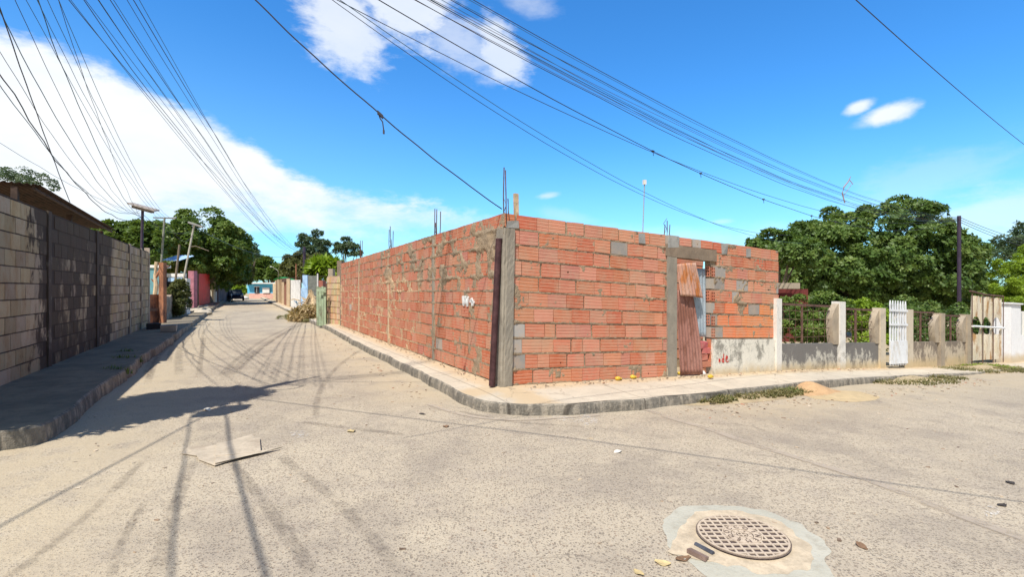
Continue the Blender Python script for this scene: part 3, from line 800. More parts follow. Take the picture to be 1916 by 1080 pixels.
def wallbox(u0, u1, h0, h1, s0, s1, jit=0, dense=True):
    """sloping wall segment between u0 and u1 with front face s0"""
    n = max(1, int((u1-u0)/.15)); m = MB()
    def P(u, h, s): x, y = WS(u, s); return Vector((x, y, fr_base-.0485*u+h if u < 6.4 else gw(u)+.17+h))
    def fr(a, b):
        u = u0+(u1-u0)*a; h = h0+(h1-h0)*b; return P(u, h, s0+.006*nz3(u, h, 4, 2))
    m.grid(n, 4, fr); m.grid(n, 1, lambda a, b: P(u0+(u1-u0)*a, h1, s0+(s1-s0)*b+(.006*nz3(u0+(u1-u0)*a, h1, 4, 2) if b == 0 else 0)))
    m.grid(n, 1, lambda a, b: P(u1-(u1-u0)*a, h0+(h1-h0)*b, s1))
    for u in (u0, u1): m.quad(P(u, h0, s0), P(u, h0, s1), P(u, h1, s1), P(u, h1, s0))
    return m
o = wallbox(4.34, LW-.16, -.3, .665, -.045, .1).build('plaster_panel', PLW, bld)
tag(o, 'white plastered base below the bricks with grey mould and red letters')
REDP = plain('red paint', (.50, .05, .035), .2, 20, .8)
mb = MB()
def letter(strokes, u0, h0, sc):
    for st in strokes: strip_wall([(u0+x*sc, h0+y*sc) for x, y in st], .014, mapR, .052)
letter([[(.3, 1), (.32, .5), (.25, 0), (.05, .05), (0, .25), (.12, .45), (.3, .4)], [(.25, 0), (.4, .05)]], 4.58, .235, .155)
letter([[(0, .3), (.3, .45), (.35, .7), (.15, .75), (.02, .4), (.1, .05), (.35, .0), (.5, .12)]], 4.685, .24, .15)
letter([[(0, .55), (.02, 0)], [(.02, .4), (.18, .55), (.25, .1)]], 4.50, .235, .12)
mb.build('graffiti', REDP, bld)

fA = thing('garden_fence', 'low mouldy plaster wall with white posts and rusty bars beside the brick wall', 'fence', P3(8, 0))
def post(fence, u, wd, h, mt, s0=-.07, s1=.12, wing=None, name='post', wmat=None):
    m = wallbox(u-wd/2, u+wd/2, -.35, h, s0, s1); o = m.build(name, mt, fence)
    if wing:
        m = MB(); a = u-wd/2; pts = []
        for k in range(25):
            t = k/24; h_ = .55+(h-.6)*t; wv = wing*(.78+.22*math.sin(t*3.1)-(max(0, t-.6)/.4)**2.2*.75)+.006*nz3(t*9, u, 1, 3)
            pts.append((a-wv, h_))
        def P(u_, h_, s_): x, y = WS(u_, s_); return Vector((x, y, gw(u_)+.17+h_))
        for k in range(24):
            (ua, ha), (ub, hb) = pts[k], pts[k+1]
            m.hexa([P(ua, ha, s0+.03), P(a+.01, ha, s0+.03), P(a+.01, ha, s1-.02), P(ua, ha, s1-.02), P(ub, hb, s0+.03), P(a+.01, hb, s0+.03), P(a+.01, hb, s1-.02), P(ub, hb, s1-.02)])
        m.build('post_bracket', wmat or TANP, fence)
def panel(fence, u0, u1, mt, h=.57): wallbox(u0, u1, -.35, h, -.02, .09).build('low_wall', mt, fence)
def grille(fence, u0, u1, h0, h1, rail=True, bars=(.5,), mid=(.15, .38, .62, .85)):
    def P(u_, h_): x, y = WS(u_, .03); return Vector((x, y, gw(u_)+.17+h_))
    if rail:
        m = MB(); m.hexa([P(u0, h1-.025)+Vector((0, -.02, 0)), P(u1, h1-.025)+Vector((0, -.02, 0)), P(u1, h1-.025)+Vector((0, .02, 0)), P(u0, h1-.025)+Vector((0, .02, 0)),
                          P(u0, h1+.025)+Vector((0, -.02, 0)), P(u1, h1+.025)+Vector((0, -.02, 0)), P(u1, h1+.025)+Vector((0, .02, 0)), P(u0, h1+.025)+Vector((0, .02, 0))]); m.build('top_rail', RUSTB, fence)
    m = MB()
    for t in mid: m.tube([P(u0, h0+(h1-h0)*t), P((u0+u1)/2, h0+(h1-h0)*t-.012), P(u1, h0+(h1-h0)*t+.01)], .007, 5)
    k = int((u1-u0)/.2)
    for i in range(1, k): m.tube([P(u0+(u1-u0)*i/k, h0), P(u0+(u1-u0)*i/k, h1-.02)], .004, 4)
    m.build('wire_grille', RUSTB, fence)
    for b in bars:
        m = MB(); u = u0+(u1-u0)*b; m.tube([P(u, h0-.02), P(u, h1)], .026, 6); m.build('bar', RUSTB, fence)
RUSTB = plain('brown rusted iron', (.14, .08, .06), .4, 12, .8, .2)
post(fA, 6.29, .17, 1.50, WPOST, s0=-.075)
panel(fA, 6.37, 8.5, PLD); post(fA, 8.64, .22, 1.52, WPOST, wing=.26); grille(fA, 6.37, 8.3, .6, 1.40, bars=(.45,))
panel(fA, 8.75, 10.3, PLD); post(fA, 10.42, .24, 1.42, PLT2, wing=.2); grille(fA, 8.75, 10.1, .6, 1.36, bars=(.45,))
# white slatted gate
WGATE = plain('white gate paint', (.78, .79, .80), .06, 8, .5, 0, .1, spots=(.62, .58, .52))
gt = thing('white_gate', 'white metal gate with pointed vertical slats between two fence posts', 'gate', P3(11, -.05))
def PF(u_, h_, s_=0): x, y = WS(u_, s_); return Vector((x, y, gw(u_)+.17+h_))
GS = -.12
m = MB(); n = 7
for i in range(n):
    u = 10.66+(11.42-10.66)*i/(n-1)
    m.hexa([PF(u-.028, 0.0, GS), PF(u+.028, 0.0, GS), PF(u+.028, 0.0, GS+.02), PF(u-.028, 0.0, GS+.02), PF(u-.028, 1.52, GS), PF(u+.028, 1.52, GS), PF(u+.028, 1.52, GS+.02), PF(u-.028, 1.52, GS+.02)])
    m.hexa([PF(u-.028, 1.52, GS), PF(u+.028, 1.52, GS), PF(u+.028, 1.52, GS+.02), PF(u-.028, 1.52, GS+.02), PF(u-.004, 1.62, GS), PF(u+.004, 1.62, GS), PF(u+.004, 1.62, GS+.02), PF(u-.004, 1.62, GS+.02)])
m.build('slats', WGATE, gt)
m = MB()
for h_ in (.05, 1.0, 1.35):
    m.hexa([PF(10.6, h_, GS-.02), PF(11.48, h_, GS-.02), PF(11.48, h_, GS-.003), PF(10.6, h_, GS-.003), PF(10.6, h_+.05, GS-.02), PF(11.48, h_+.05, GS-.02), PF(11.48, h_+.05, GS-.003), PF(10.6, h_+.05, GS-.003)])
m.hexa([PF(10.62, .1, GS-.02), PF(11.46, .1, GS-.02), PF(11.46, .1, GS-.003), PF(10.62, .1, GS-.003), PF(10.62, .62, GS-.02), PF(11.46, .62, GS-.02), PF(11.46, .62, GS-.003), PF(10.62, .62, GS-.003)])
m.build('gate_frame', WGATE, gt)
fB = thing('garden_fence', 'low tan plaster wall with raw concrete posts right of the white gate', 'fence', P3(13.5, 0))
post(fB, 11.78, .30, 1.42, PLT2); panel(fB, 11.93, 13.4, PLT)
grille(fB, 11.93, 13.3, .6, 1.36, bars=(.45,), mid=(.25, .5, .75, .9)); post(fB, 13.62, .24, 1.36, TANP, wing=.3)
panel(fB, 13.74, 15.2, PLT); grille(fB, 13.74, 14.95, .6, 1.3, bars=(.5,), mid=(.25, .5, .75)); post(fB, 15.3, .24, 1.36, TANP, wing=.28)
# scalloped rusty sheet gate
SCRAP = mat('cream and rust sheet', m_sheet((.68, .58, .40), (.78, .72, .60), (.46, .27, .12)), .7, .1)
sg = thing('scrap_gate', 'patched gate of cream and rust stained sheets with pointed cut outs', 'gate', P3(16.6, 0))
for i in range(3):
    u0 = 15.5+i*.76; m = MB()
    for t in range(12):
        a = t/12; b = (t+1)/12
        sc = lambda x: .30*max(0, 1-abs(math.sin(x*math.pi))*1.15)
        for lo, hi in (((lambda x: 0.0), (lambda x: 1.02-.24*(1-sc(x)/.3))), ((lambda x: 1.06+.24*(1-sc(x)/.3)), (lambda x: 1.92))):
            P_ = [PF(u0+a*.74, lo(a), -.03), PF(u0+b*.74, lo(b), -.03), PF(u0+b*.74, hi(b), -.05+.03*math.sin(b*9)), PF(u0+a*.74, hi(a), -.05+.03*math.sin(a*9))]
            m.quad(*P_)
    m.build('sheet_panel', SCRAP, sg, solid=.01)
m = MB(); m.tube([PF(15.45, 1.02, -.09), PF(17.8, .98, -.09)], .035, 6); m.build('cross_bar', WGATE, sg)
m = MB(); m.tube([PF(15.4, 2.05, -.05), PF(16.5, 1.98, -.05), PF(17.85, 1.98, -.05)], .028, 6)
for u in (15.48, 16.24, 17.0, 17.78): m.tube([PF(u, -.1, -.07), PF(u+.01, 1.98, -.07)], .013, 5)
m.build('gate_frame', RUSTB, sg)
wp = thing('gate_pillar', 'square white painted pillar at the far right end of the fences', 'pillar', P3(18.5, 0))
WBR = mat('bright limewash', m_mold((.84, .83, .82), (.55, .53, .48), -.1, -.08), .85)
wallbox(18.15, 18.95, -.4, 1.75, -.15, .3).build('shaft', WBR, wp); wallbox(18.1, 19.0, 1.753, 1.80, -.2, .35).build('cap', WBR, wp)
w2 = thing('white_fence', 'white rendered low wall with pale panels beyond the white pillar', 'fence', P3(21, 0))
wallbox(18.97, 26, -.4, .75, -.02, .1).build('low_wall', WBR, w2); wallbox(19.7, 20.0, .753, 1.55, -.05, .13).build('post', WPOST, w2)
GREYSH = plain('pale grey sheet', (.5, .52, .52), .1, 5, .6)
wallbox(19.0, 19.7, .755, 1.5, .02, .04).build('panel', GREYSH, w2); wallbox(20.0, 24.0, .755, 1.5, .02, .04).build('panel', GREYSH, w2)
# ------------------------------------------------------------------ left block wall in shade
def m_block(g):
    bc = g.attr('col'); w, s = ws_nodes(g); z = g.sep(g.pos())[2]; v = g.comb(w, s, g.mul(z, .5))
    n = g.noise(1.3, v, 6, .68); m = g.noise(4.5, v, 6, .72); f = g.noise(45, detail=4)
    c = g.mix(g.mul(g.ss(m, .4, .7), .7), bc, g.vm('MULTIPLY', bc, (.82, .64, .48))); c = g.mix(g.mul(g.ss(f, .5, .75), .35), c, (.16, .12, .09))
    band = g.mul(g.ss(g.add(s, g.mul(g.sub(m, .5), 2.5)), 4.2, 5.4), g.ss(g.add(s, g.mul(g.sub(m, .5), 2.5)), 11.2, 9.8))         # black mould over the middle stretch
    k = g.add(g.mul(band, .35), g.add(g.mul(n, .5), g.mul(m, .5))); k = g.add(k, g.mul(g.ss(z, 2.1, 2.8), .12))
    k = g.add(k, g.mul(g.sub(.44, g.sep(bc)[0]), .7)); mold = g.ss(k, .66, .86)
    c = g.mix(g.mul(mold, .88), c, (.06, .045, .037))
    return {'c': c, 'n': g.bump(g.add(m, g.mul(f, .6)), .6, .01)}
BLOCK = mat('cement block', m_block, .93, spec=.1)
lw = thing('block_wall', 'long wall of grey cement blocks with black mould on the left, in shade', 'wall', (*WS(-6.35, 8), 0))
def mapW(u, h, d, w0=-6.35): x, y = WS(w0+d, u); return Vector((x, y, .17+h*(1+0*.0)))
S0, S1 = .62, 16.45; HT = 2.80
rnd = random.Random(4); mb = MB(); rows = 11; ch = .2535
cols_ = [5.5, 8.9, 12.9, 14.9]
for r in range(rows):
    u = S0-(r % 2)*.2
    while u < S1:
        a, b = max(u, S0), min(u+.392, S1); u += .40
        if b-a < .05: continue
        if any(abs((a+b)/2-c) < .12 for c in cols_): continue
        j = lambda k=.004: rnd.uniform(-k, k); d = rnd.uniform(-.002, .003); t = rnd.uniform(.78, 1.14); warm = rnd.uniform(.8, 1)
        h0 = r*ch; h1 = h0+.232; q = [(a+j(), h0+j()), (b-.006+j(), h0+j()), (b-.006+j(), h1+j()), (a+j(), h1+j())]
        F_ = [mapW(*x, d) for x in q]; B_ = [mapW(*x, -.05) for x in q]
        mb.hexa([B_[0], B_[1], F_[1], F_[0], B_[3], B_[2], F_[2], F_[3]], col=(.45*t, .35*t*(.97+.03*warm), .25*t*warm, 1))
mb.build('blocks', BLOCK, lw)
mb = MB(); 
mb.grid(340, 50, lambda a, b: mapW(S0+(S1-S0)*a, -.25+(HT+.25)*b, -.006+.004*nz3(a*60, b*9, 1, 4)), col=(.13, .10, .075, 1))
mb.quad(mapW(S0, -.3, -.006), mapW(S0, -.3, -.16), mapW(S0, HT, -.16), mapW(S0, HT, -.006), col=(.4, .33, .25, 1))
mb.quad(mapW(S1, -.3, -.16), mapW(S1, -.3, -.0), mapW(S1, HT, -.0), mapW(S1, HT, -.16), col=(.45, .38, .3, 1))
mb.quad(mapW(S0, HT, -.01), mapW(S1, HT, -.01), mapW(S1, HT, -.16), mapW(S0, HT, -.16), col=(.4, .33, .25, 1))
mb.quad(mapW(S0, -.3, -.16), mapW(S1, -.3, -.16), mapW(S1, HT, -.16), mapW(S0, HT, -.16), col=(.4, .33, .25, 1))
mb.build('mortar_core', BLOCK, lw)
for c in cols_:
    mb = MB(); mb.grid(3, 24, lambda a, b: mapW(c-.09+.18*a+.008*nz3(a, b*8, 3, c), -.2+(HT+.22)*b, .022+.006*nz3(a, b*9, 4, c)), col=(.42, .35, .27, 1))
    for sgn in (-.09, .09): mb.quad(mapW(c+sgn, -.2, -.01), mapW(c+sgn, -.2, .02), mapW(c+sgn, HT+.02, .02), mapW(c+sgn, HT+.02, -.01), col=(.40, .33, .25, 1))
    mb.build('column', BLOCK, lw)
mb = MB(); mb.box(mapW(S1+.05, HT/2, -.05), (.16, .10, HT+.3), math.atan2(D2[1], D2[0]), col=(.5, .43, .35, 1)); mb.build('end_column', BLOCK, lw)

# shed roof behind the wall
DKW = plain('dark old timber', (.07, .045, .035), .3, 8)
ROOFR = mat('dark rusted roof sheet', m_sheet((.07, .04, .03), (.05, .032, .026), (.03, .02, .017)), .9)
sh = thing('shed_roof', 'dark rusty corrugated shed roof rising above the left block wall', 'roof', (*WS(-7.5, 5), 0))
B_ = PXZ(75, 346, 8.85); C_ = PXZ(216, 430, 15.1); A_ = B_+Vector((D2[0], D2[1], 0))*-3.2+Vector((0, 0, .1)); Dk = C_+Vector((D2[0], D2[1], 0))*-3.2+Vector((0, 0, .1))
Bn = B_-Vector((D1[0], D1[1], 0))*.0
corr('roof_sheet', ROOFR, [A_, Bn, C_, Dk], amp=.014, pitch=.1, nu=160, parent=None).parent = None
rs = bpy.data.objects['roof_sheet']; 
for v in rs.data.vertices: v.co -= sh.location
rs.parent = sh
mb = MB()
for p in (B_, (B_+C_)/2, C_): mb.box((p.x-.35, p.y-.1, (p.z-.02)/2), (.09, .09, p.z-.08), .5)
mb.build('support_post', DKW, sh)
mb = MB(); mb.tube([B_+Vector((-.12, 0, -.06)), C_+Vector((-.12, 0, -.06))], .03, 6); mb.build('purlin', DKW, sh)

# ------------------------------------------------------------------ foliage
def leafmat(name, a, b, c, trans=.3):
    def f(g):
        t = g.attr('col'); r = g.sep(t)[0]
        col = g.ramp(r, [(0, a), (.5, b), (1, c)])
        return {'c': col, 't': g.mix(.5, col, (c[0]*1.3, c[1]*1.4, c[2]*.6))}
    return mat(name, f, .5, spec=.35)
LF_DARK = leafmat('dark leaves', (.045, .09, .018), (.095, .165, .034), (.19, .26, .06))
LF_MID = leafmat('green leaves', (.055, .10, .015), (.105, .175, .028), (.19, .25, .045))
LF_BRIGHT = leafmat('light green leaves', (.14, .22, .015), (.22, .33, .022), (.32, .43, .04))
LF_OLIVE = leafmat('olive leaves', (.06, .075, .02), (.11, .125, .035), (.19, .19, .07))
LF_BLUE = leafmat('blue green leaves', (.04, .075, .035), (.07, .115, .05), (.12, .17, .08))
LF_DRY = leafmat('dry weeds', (.12, .13, .05), (.22, .21, .09), (.36, .30, .15))
LF_STRAW = leafmat('straw', (.30, .21, .10), (.45, .33, .17), (.60, .47, .27))
BARK = plain('bark', (.19, .15, .115), .35, 8, .95, 0, .8)
def foliage(name, mt, blobs, n, L, Wd=.42, k=6, parent=None, seed=1, crad=.22, up=.45, inner=.16, nclump=None, droop=.0, lo=-.55, flat=.7):
    rg = np.random.default_rng(seed); B = np.array(blobs, float)
    ar = (B[:, 3]*B[:, 4]+B[:, 3]*B[:, 5]+B[:, 4]*B[:, 5]); ar /= ar.sum()
    P = []; A = []; S = []
    for bi, (b, a) in enumerate(zip(B, ar)):
        nb = int(n*a); nc = nclump or int(26/crad**1.2*.35); r = b[3:6]
        d = rg.normal(size=(nc, 3)); d /= np.linalg.norm(d, axis=1)[:, None]; d = d[d[:, 2] > lo]; nc = len(d)
        rad = rg.uniform(.80, 1.04, nc)[:, None]; cc = b[:3]+d*rad*r
        cr = crad*r.mean()*rg.uniform(.6, 1.35, nc)
        ci = rg.integers(0, nc, nb); e = rg.normal(size=(nb, 3)); e[:, 2] += up; e /= np.linalg.norm(e, axis=1)[:, None]
        e = e+d[ci]*.6; e /= np.linalg.norm(e, axis=1)[:, None]
        off = e*np.array([1, 1, flat])*(cr[ci]*rg.uniform(.55, 1.05, nb))[:, None]
        p = cc[ci]+off; P.append(p); A.append(e); S.append(rg.uniform(0, 1, nb)*.45+.55*rg.uniform(0, 1, nc)[ci])
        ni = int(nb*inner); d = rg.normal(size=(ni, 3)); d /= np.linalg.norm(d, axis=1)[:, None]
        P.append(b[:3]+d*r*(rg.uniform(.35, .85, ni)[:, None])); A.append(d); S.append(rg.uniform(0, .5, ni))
    P = np.vstack(P); A = np.vstack(A); S = np.concatenate(S); N = len(P)
    # leaves
    A[:, 2] += .35-droop; A /= np.linalg.norm(A, axis=1)[:, None]
    t = rg.normal(size=(N, 3)); T1 = np.cross(A, t); T1 /= np.linalg.norm(T1, axis=1)[:, None]+1e-9; T2 = np.cross(A, T1)
    V = np.zeros((N, k, 4, 3)); C = np.zeros((N, k))
    for j in range(k):
        ph = 2*math.pi*j/k+rg.uniform(-.5, .5, N); dr = T1*np.cos(ph)[:, None]+T2*np.sin(ph)[:, None]
        dr = dr*.9+A*rg.uniform(.0, .7, N)[:, None]; dr[:, 2] -= droop*.6; dr /= np.linalg.norm(dr, axis=1)[:, None]
        sd_ = np.cross(dr, A+rg.normal(size=(N, 3))*.35); sd_ /= np.linalg.norm(sd_, axis=1)[:, None]+1e-9
        l = (L*rg.uniform(.6, 1.2, N))[:, None]; w_ = l*Wd*.5; b0 = P+dr*l*.12
        V[:, j, 0] = b0; V[:, j, 1] = b0+dr*l*.5+sd_*w_; V[:, j, 2] = b0+dr*l; V[:, j, 3] = b0+dr*l*.5-sd_*w_
        C[:, j] = np.clip(S+rg.normal(size=N)*.13, 0, 1)
    V = V.reshape(-1, 3); nf = N*k
    if parent is not None: V = V-np.array(parent_loc(parent))
    me = bpy.data.meshes.new(name); me.vertices.add(len(V)); me.vertices.foreach_set('co', V.astype(np.float32).ravel())
    me.loops.add(nf*4); me.loops.foreach_set('vertex_index', np.arange(nf*4, dtype=np.int32))
    me.polygons.add(nf); me.polygons.foreach_set('loop_start', np.arange(0, nf*4, 4, dtype=np.int32)); me.polygons.foreach_set('loop_total', np.full(nf, 4, dtype=np.int32))
    me.update(calc_edges=True)
    at = me.attributes.new('col', 'FLOAT_COLOR', 'FACE'); c4 = np.ones((nf, 4), np.float32); c4[:, :3] = C.reshape(-1)[:, None]; at.data.foreach_set('color', c4.ravel())
    me.materials.append(mt); o = bpy.data.objects.new(name, me); COL.objects.link(o)
    if parent is not None: o.parent = parent
    return o
def limbs(base, blobs, r, parent, seed=0, nl=5, lean=0):
    rd = random.Random(seed); mb = MB(); c = Vector(np.mean([b[:3] for b in blobs], axis=0)); base = Vector(base)
    fork = base+Vector(((c.x-base.x)*.3, (c.y-base.y)*.3, (c.z-base.z)*.42))
    m = (base+fork)/2+Vector((rd.uniform(-.1, .1), rd.uniform(-.1, .1), 0))
    mb.tube([base-Vector((0, 0, .2)), base+(m-base)*.3, m, fork], [r*1.35, r*1.05, r*.9, r*.75], 9)
    for i in range(nl):
        b = blobs[i % len(blobs)]; e = Vector((b[0]+rd.uniform(-.75, .75)*b[3], b[1]+rd.uniform(-.6, .6)*b[4], b[2]+rd.uniform(0, .7)*b[5]))
        k = fork+(e-fork)*.45+Vector((rd.uniform(-.2, .2), rd.uniform(-.2, .2), rd.uniform(0, .25)))*r*6
        mb.tube([fork, k, e], [r*.6, r*.38, r*.08], 6)
        for q in range(2):
            e2 = k+(e-k)*.5+Vector((rd.uniform(-1, 1)*b[3]*.5, rd.uniform(-1, 1)*b[4]*.5, rd.uniform(.1, .6)*b[5])); mb.tube([k, (k+e2)/2+Vector((0, 0, r)), e2], [r*.3, r*.2, r*.05], 5)
    return mb.build('trunk', BARK, parent, smooth=True)
def tree(name, label, blobs_px, Z, n, L, mt, seed, r=.18, group=None, base=None, cat='tree', nl=6, trunk=True, dz=.0, **kw):
    """blobs_px: (px, py, rx_px, rz_px[, depth offset, ry factor]) measured at depth Z"""
    bl = []
    for b in blobs_px:
        zo = b[4] if len(b) > 4 else 0; ryf = b[5] if len(b) > 5 else 1
        p = PXZ(b[0], b[1], Z+zo); sc = (Z+zo)/F; bl.append((p.x, p.y, p.z, b[2]*sc, b[2]*sc*ryf, b[3]*sc))
    c = np.mean([b[:2] for b in bl], axis=0); bx, by = base or (c[0], c[1]); g0 = gz(bx, by)
    t = thing(name, label, cat, (bx, by, g0), group)
    if trunk: limbs((bx, by, g0), bl, r, t, seed, nl)
    foliage('crown' if cat == 'tree' else 'foliage', mt, bl, n, L, parent=t, seed=seed, **kw); return t

GT = 'trees of the neighbourhood'
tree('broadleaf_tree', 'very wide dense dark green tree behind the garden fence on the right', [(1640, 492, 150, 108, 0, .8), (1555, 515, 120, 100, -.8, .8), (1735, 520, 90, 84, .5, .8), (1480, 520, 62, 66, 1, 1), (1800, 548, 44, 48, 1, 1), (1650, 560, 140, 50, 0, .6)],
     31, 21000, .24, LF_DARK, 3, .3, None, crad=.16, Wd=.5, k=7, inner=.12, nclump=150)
tree('broadleaf_tree', 'low leafy tree reaching left above the end of the brick wall', [(1450, 470, 40, 34, 0, 1), (1420, 458, 18, 10), (1500, 480, 40, 30)], 24, 1500, .2, LF_DARK, 4, .12, None, crad=.3, Wd=.55, k=6)
sp = 'shrubs behind the garden fence'
def shrub(label, blobs, Z, n, L, mt, seed, grp=None, **kw): return tree('shrub', label, blobs, Z, n, L, mt, seed, .03, grp, None, 'shrub', 5, **kw)
shrub('leafy shrub behind the first rusty grille beside the brick wall', [(1500, 610, 48, 52), (1545, 600, 34, 52)], 13.2, 2900, .085, LF_MID, 21, sp, crad=.3, Wd=.55)
shrub('yellowish green shrub behind the second rusty grille of the fence', [(1612, 610, 40, 50), (1650, 625, 26, 40)], 14.3, 2300, .085, LF_BRIGHT, 22, sp, crad=.3, Wd=.55)
shrub('dark shrub behind the white slatted gate and raw posts', [(1700, 610, 45, 50), (1780, 615, 50, 45)], 17.5, 2300, .1, LF_DARK, 23, sp, crad=.3, Wd=.5)
tree('acacia_tree', 'bright yellow green feathery tree at the right edge', [(1905, 535, 50, 58, 0, .5), (1888, 585, 36, 40, 0, .5), (1990, 520, 90, 80, 0, .5)], 22, 12000, .11, LF_BRIGHT, 5, .2, None, crad=.2, Wd=.28, k=8)
tree('bare_branch_tree', 'sparse dark tree with layered twigs above the bright green tree', [(1905, 452, 34, 10), (1895, 478, 40, 9), (1925, 430, 20, 14), (1940, 470, 30, 26)], 36, 700, .26, LF_BLUE, 6, .14, None, crad=.35, inner=.3)
# left side trees
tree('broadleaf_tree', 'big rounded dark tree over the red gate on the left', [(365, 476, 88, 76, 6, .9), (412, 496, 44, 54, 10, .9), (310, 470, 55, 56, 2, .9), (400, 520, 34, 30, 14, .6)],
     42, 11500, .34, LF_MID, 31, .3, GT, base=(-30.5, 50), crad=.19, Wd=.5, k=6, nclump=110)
tree('broadleaf_tree', 'lighter tree left of the big rounded one, behind the block wall', [(235, 455, 52, 36, 0, .8), (195, 452, 38, 28, 0, .8), (275, 462, 34, 36)], 31, 2900, .27, LF_MID, 32, .2, GT, crad=.24, Wd=.5)
tree('broadleaf_tree', 'dark tree trailing down behind the big one toward the street end', [(444, 500, 24, 34), (452, 520, 12, 18)], 62, 1700, .42, LF_OLIVE, 33, .2, GT, base=(-37, 62), crad=.26)
tree('broadleaf_tree', 'dark undergrowth tree shading the wall after the red gate', [(408, 533, 18, 20), (400, 522, 18, 22)], 60, 1000, .4, LF_DARK, 34, .2, GT, crad=.26)
tree('sparse_tree', 'sparse bluish tree top showing above the shed roof', [(40, 335, 42, 12), (5, 335, 34, 14), (75, 348, 22, 7)], 30, 520, .16, LF_BLUE, 35, .1, None, crad=.4, inner=.2, Wd=.4)
tree('broadleaf_tree', 'green tree behind the blue house at the end of the street', [(505, 508, 26, 24, 0, .8), (475, 505, 22, 28, 0, .8), (530, 520, 12, 14)], 96, 2600, .62, LF_MID, 36, .35, GT, crad=.24)
tree('sparse_tree', 'thin bare twigged tree rising above the end of the street', [(468, 463, 9, 9), (478, 476, 8, 8), (460, 485, 6, 6)], 88, 120, .5, LF_BLUE, 37, .1, None, crad=.4, inner=.3)
tree('broadleaf_tree', 'greyish rounded tree left of the black pole at the street end', [(556, 502, 28, 26, 0, .8), (590, 505, 30, 26)], 78, 2600, .5, LF_OLIVE, 38, .3, GT, crad=.22)
tree('tall_tree', 'tall open tree behind the black pole at the street end', [(578, 447, 15, 7), (602, 456, 13, 5), (566, 458, 10, 5), (590, 466, 18, 6), (575, 475, 15, 7), (606, 478, 12, 6), (594, 436, 7, 4), (585, 488, 22, 8)], 82, 1500, .42, LF_BLUE, 39, .3, GT, crad=.42, inner=.1)
tree('tall_tree', 'small dark open tree just above the far end of the brick wall', [(648, 461, 17, 4), (636, 470, 11, 4), (662, 474, 13, 4), (648, 449, 8, 3.5), (632, 459, 6, 3), (665, 462, 6, 3)], 60, 520, .3, LF_BLUE, 40, .14, None, crad=.45, inner=.15)
tree('banana_plants', 'bright green broad leaved plants above the green gate', [(606, 500, 20, 11), (620, 506, 14, 11), (590, 508, 8, 7)], 44, 560, .75, LF_BRIGHT, 41, .1, None, crad=.3, Wd=.3, k=5)
tree('hedge', 'light green bushes left of the blue house at the street end', [(440, 541, 18, 14, 0, .6), (428, 538, 14, 14, 0, .6)], 84, 900, .5, LF_BRIGHT, 42, .05, None, cat='hedge', crad=.3)
t = tree('shrub', 'grey green climbing shrub over the low wall behind the left wall', [(334, 562, 15, 34), (322, 575, 14, 26), (342, 545, 8, 20)], 24.5, 1900, .12, LF_OLIVE, 43, .03, None, None, 'shrub', 4, crad=.3, Wd=.45)

# ------------------------------------------------------------------ things along the left street, far part
def boxpx(mb, x0, x1, y0, y1, Z, d=.3, Z2=None, m=0, col=None, bottom=None):
    """upright box whose front face runs from px x0 (depth Z) to px x1 (depth Z2), top at y0, bottom at y1 / ground"""
    Z2 = Z2 or Z; a = PXZ(x0, y1, Z); b = PXZ(x1, y1, Z2); top = PXZ(x0, y0, Z).z; top2 = PXZ(x1, y0, Z2).z
    zb = a.z if bottom is None else bottom
    v = Vector((b.x-a.x, b.y-a.y, 0)).normalized(); n = Vector((-v.y, v.x, 0))
    if n.y < 0: n = -n
    A = Vector((a.x, a.y, zb)); B = Vector((b.x, b.y, zb))
    mb.hexa([A, B, B+n*d, A+n*d, Vector((a.x, a.y, top)), Vector((b.x, b.y, top2)), Vector((b.x, b.y, top2))+n*d, Vector((a.x, a.y, top))+n*d], m, col)
def paint(n, c, **k): return plain(n, c, **k)
RUSTP = plain('orange brown rust', (.34, .15, .08), .35, 3, .85, 0, .3, spots=(.10, .05, .04))
REDM = plain('red painted metal', (.58, .018, .014), .2, 2, .6, 0, .2)
PINK = plain('faded pink paint', (.46, .19, .23), .2, 3)
DKBR = plain('dark brown wood', (.13, .08, .06), .3, 5)
TEAL = plain('teal paint', (.13, .30, .33), .15, 2)
DARK = plain('dark interior', (.03, .03, .035), .2, 2)
WHP = plain('dirty white paint', (.72, .70, .66), .12, 3)
LBLUE = plain('pale blue paint', (.40, .58, .80), .12, 3)
CYAN = plain('bright blue wall paint', (.12, .48, .72), .12, .8)
SALMON = plain('salmon wall paint', (.68, .40, .33), .12, .8)
ROCK = plain('rubble stone', (.48, .42, .33), .25, 5, .9, 0, .8)
ROUGH = plain('rough render', (.34, .27, .20), .35, 2.5, .95, 0, .8, spots=(.14, .12, .09))
CREAM = plain('cream block wall', (.62, .47, .30), .15, 3)
GRNP = plain('pale green paint', (.34, .42, .28), .2, 4, .8, spots=(.2, .2, .13))
DGRN = plain('green tarpaulin', (.03, .30, .08), .2, 2)
def simple(name, label, cat, mt, *boxes, group=None, **kw):
    m = MB()
    for b in boxes: boxpx(m, *b[:5], **(b[5] if len(b) > 5 else {}))
    return tag(m.build(name, mt, None, **kw), label, cat, group)

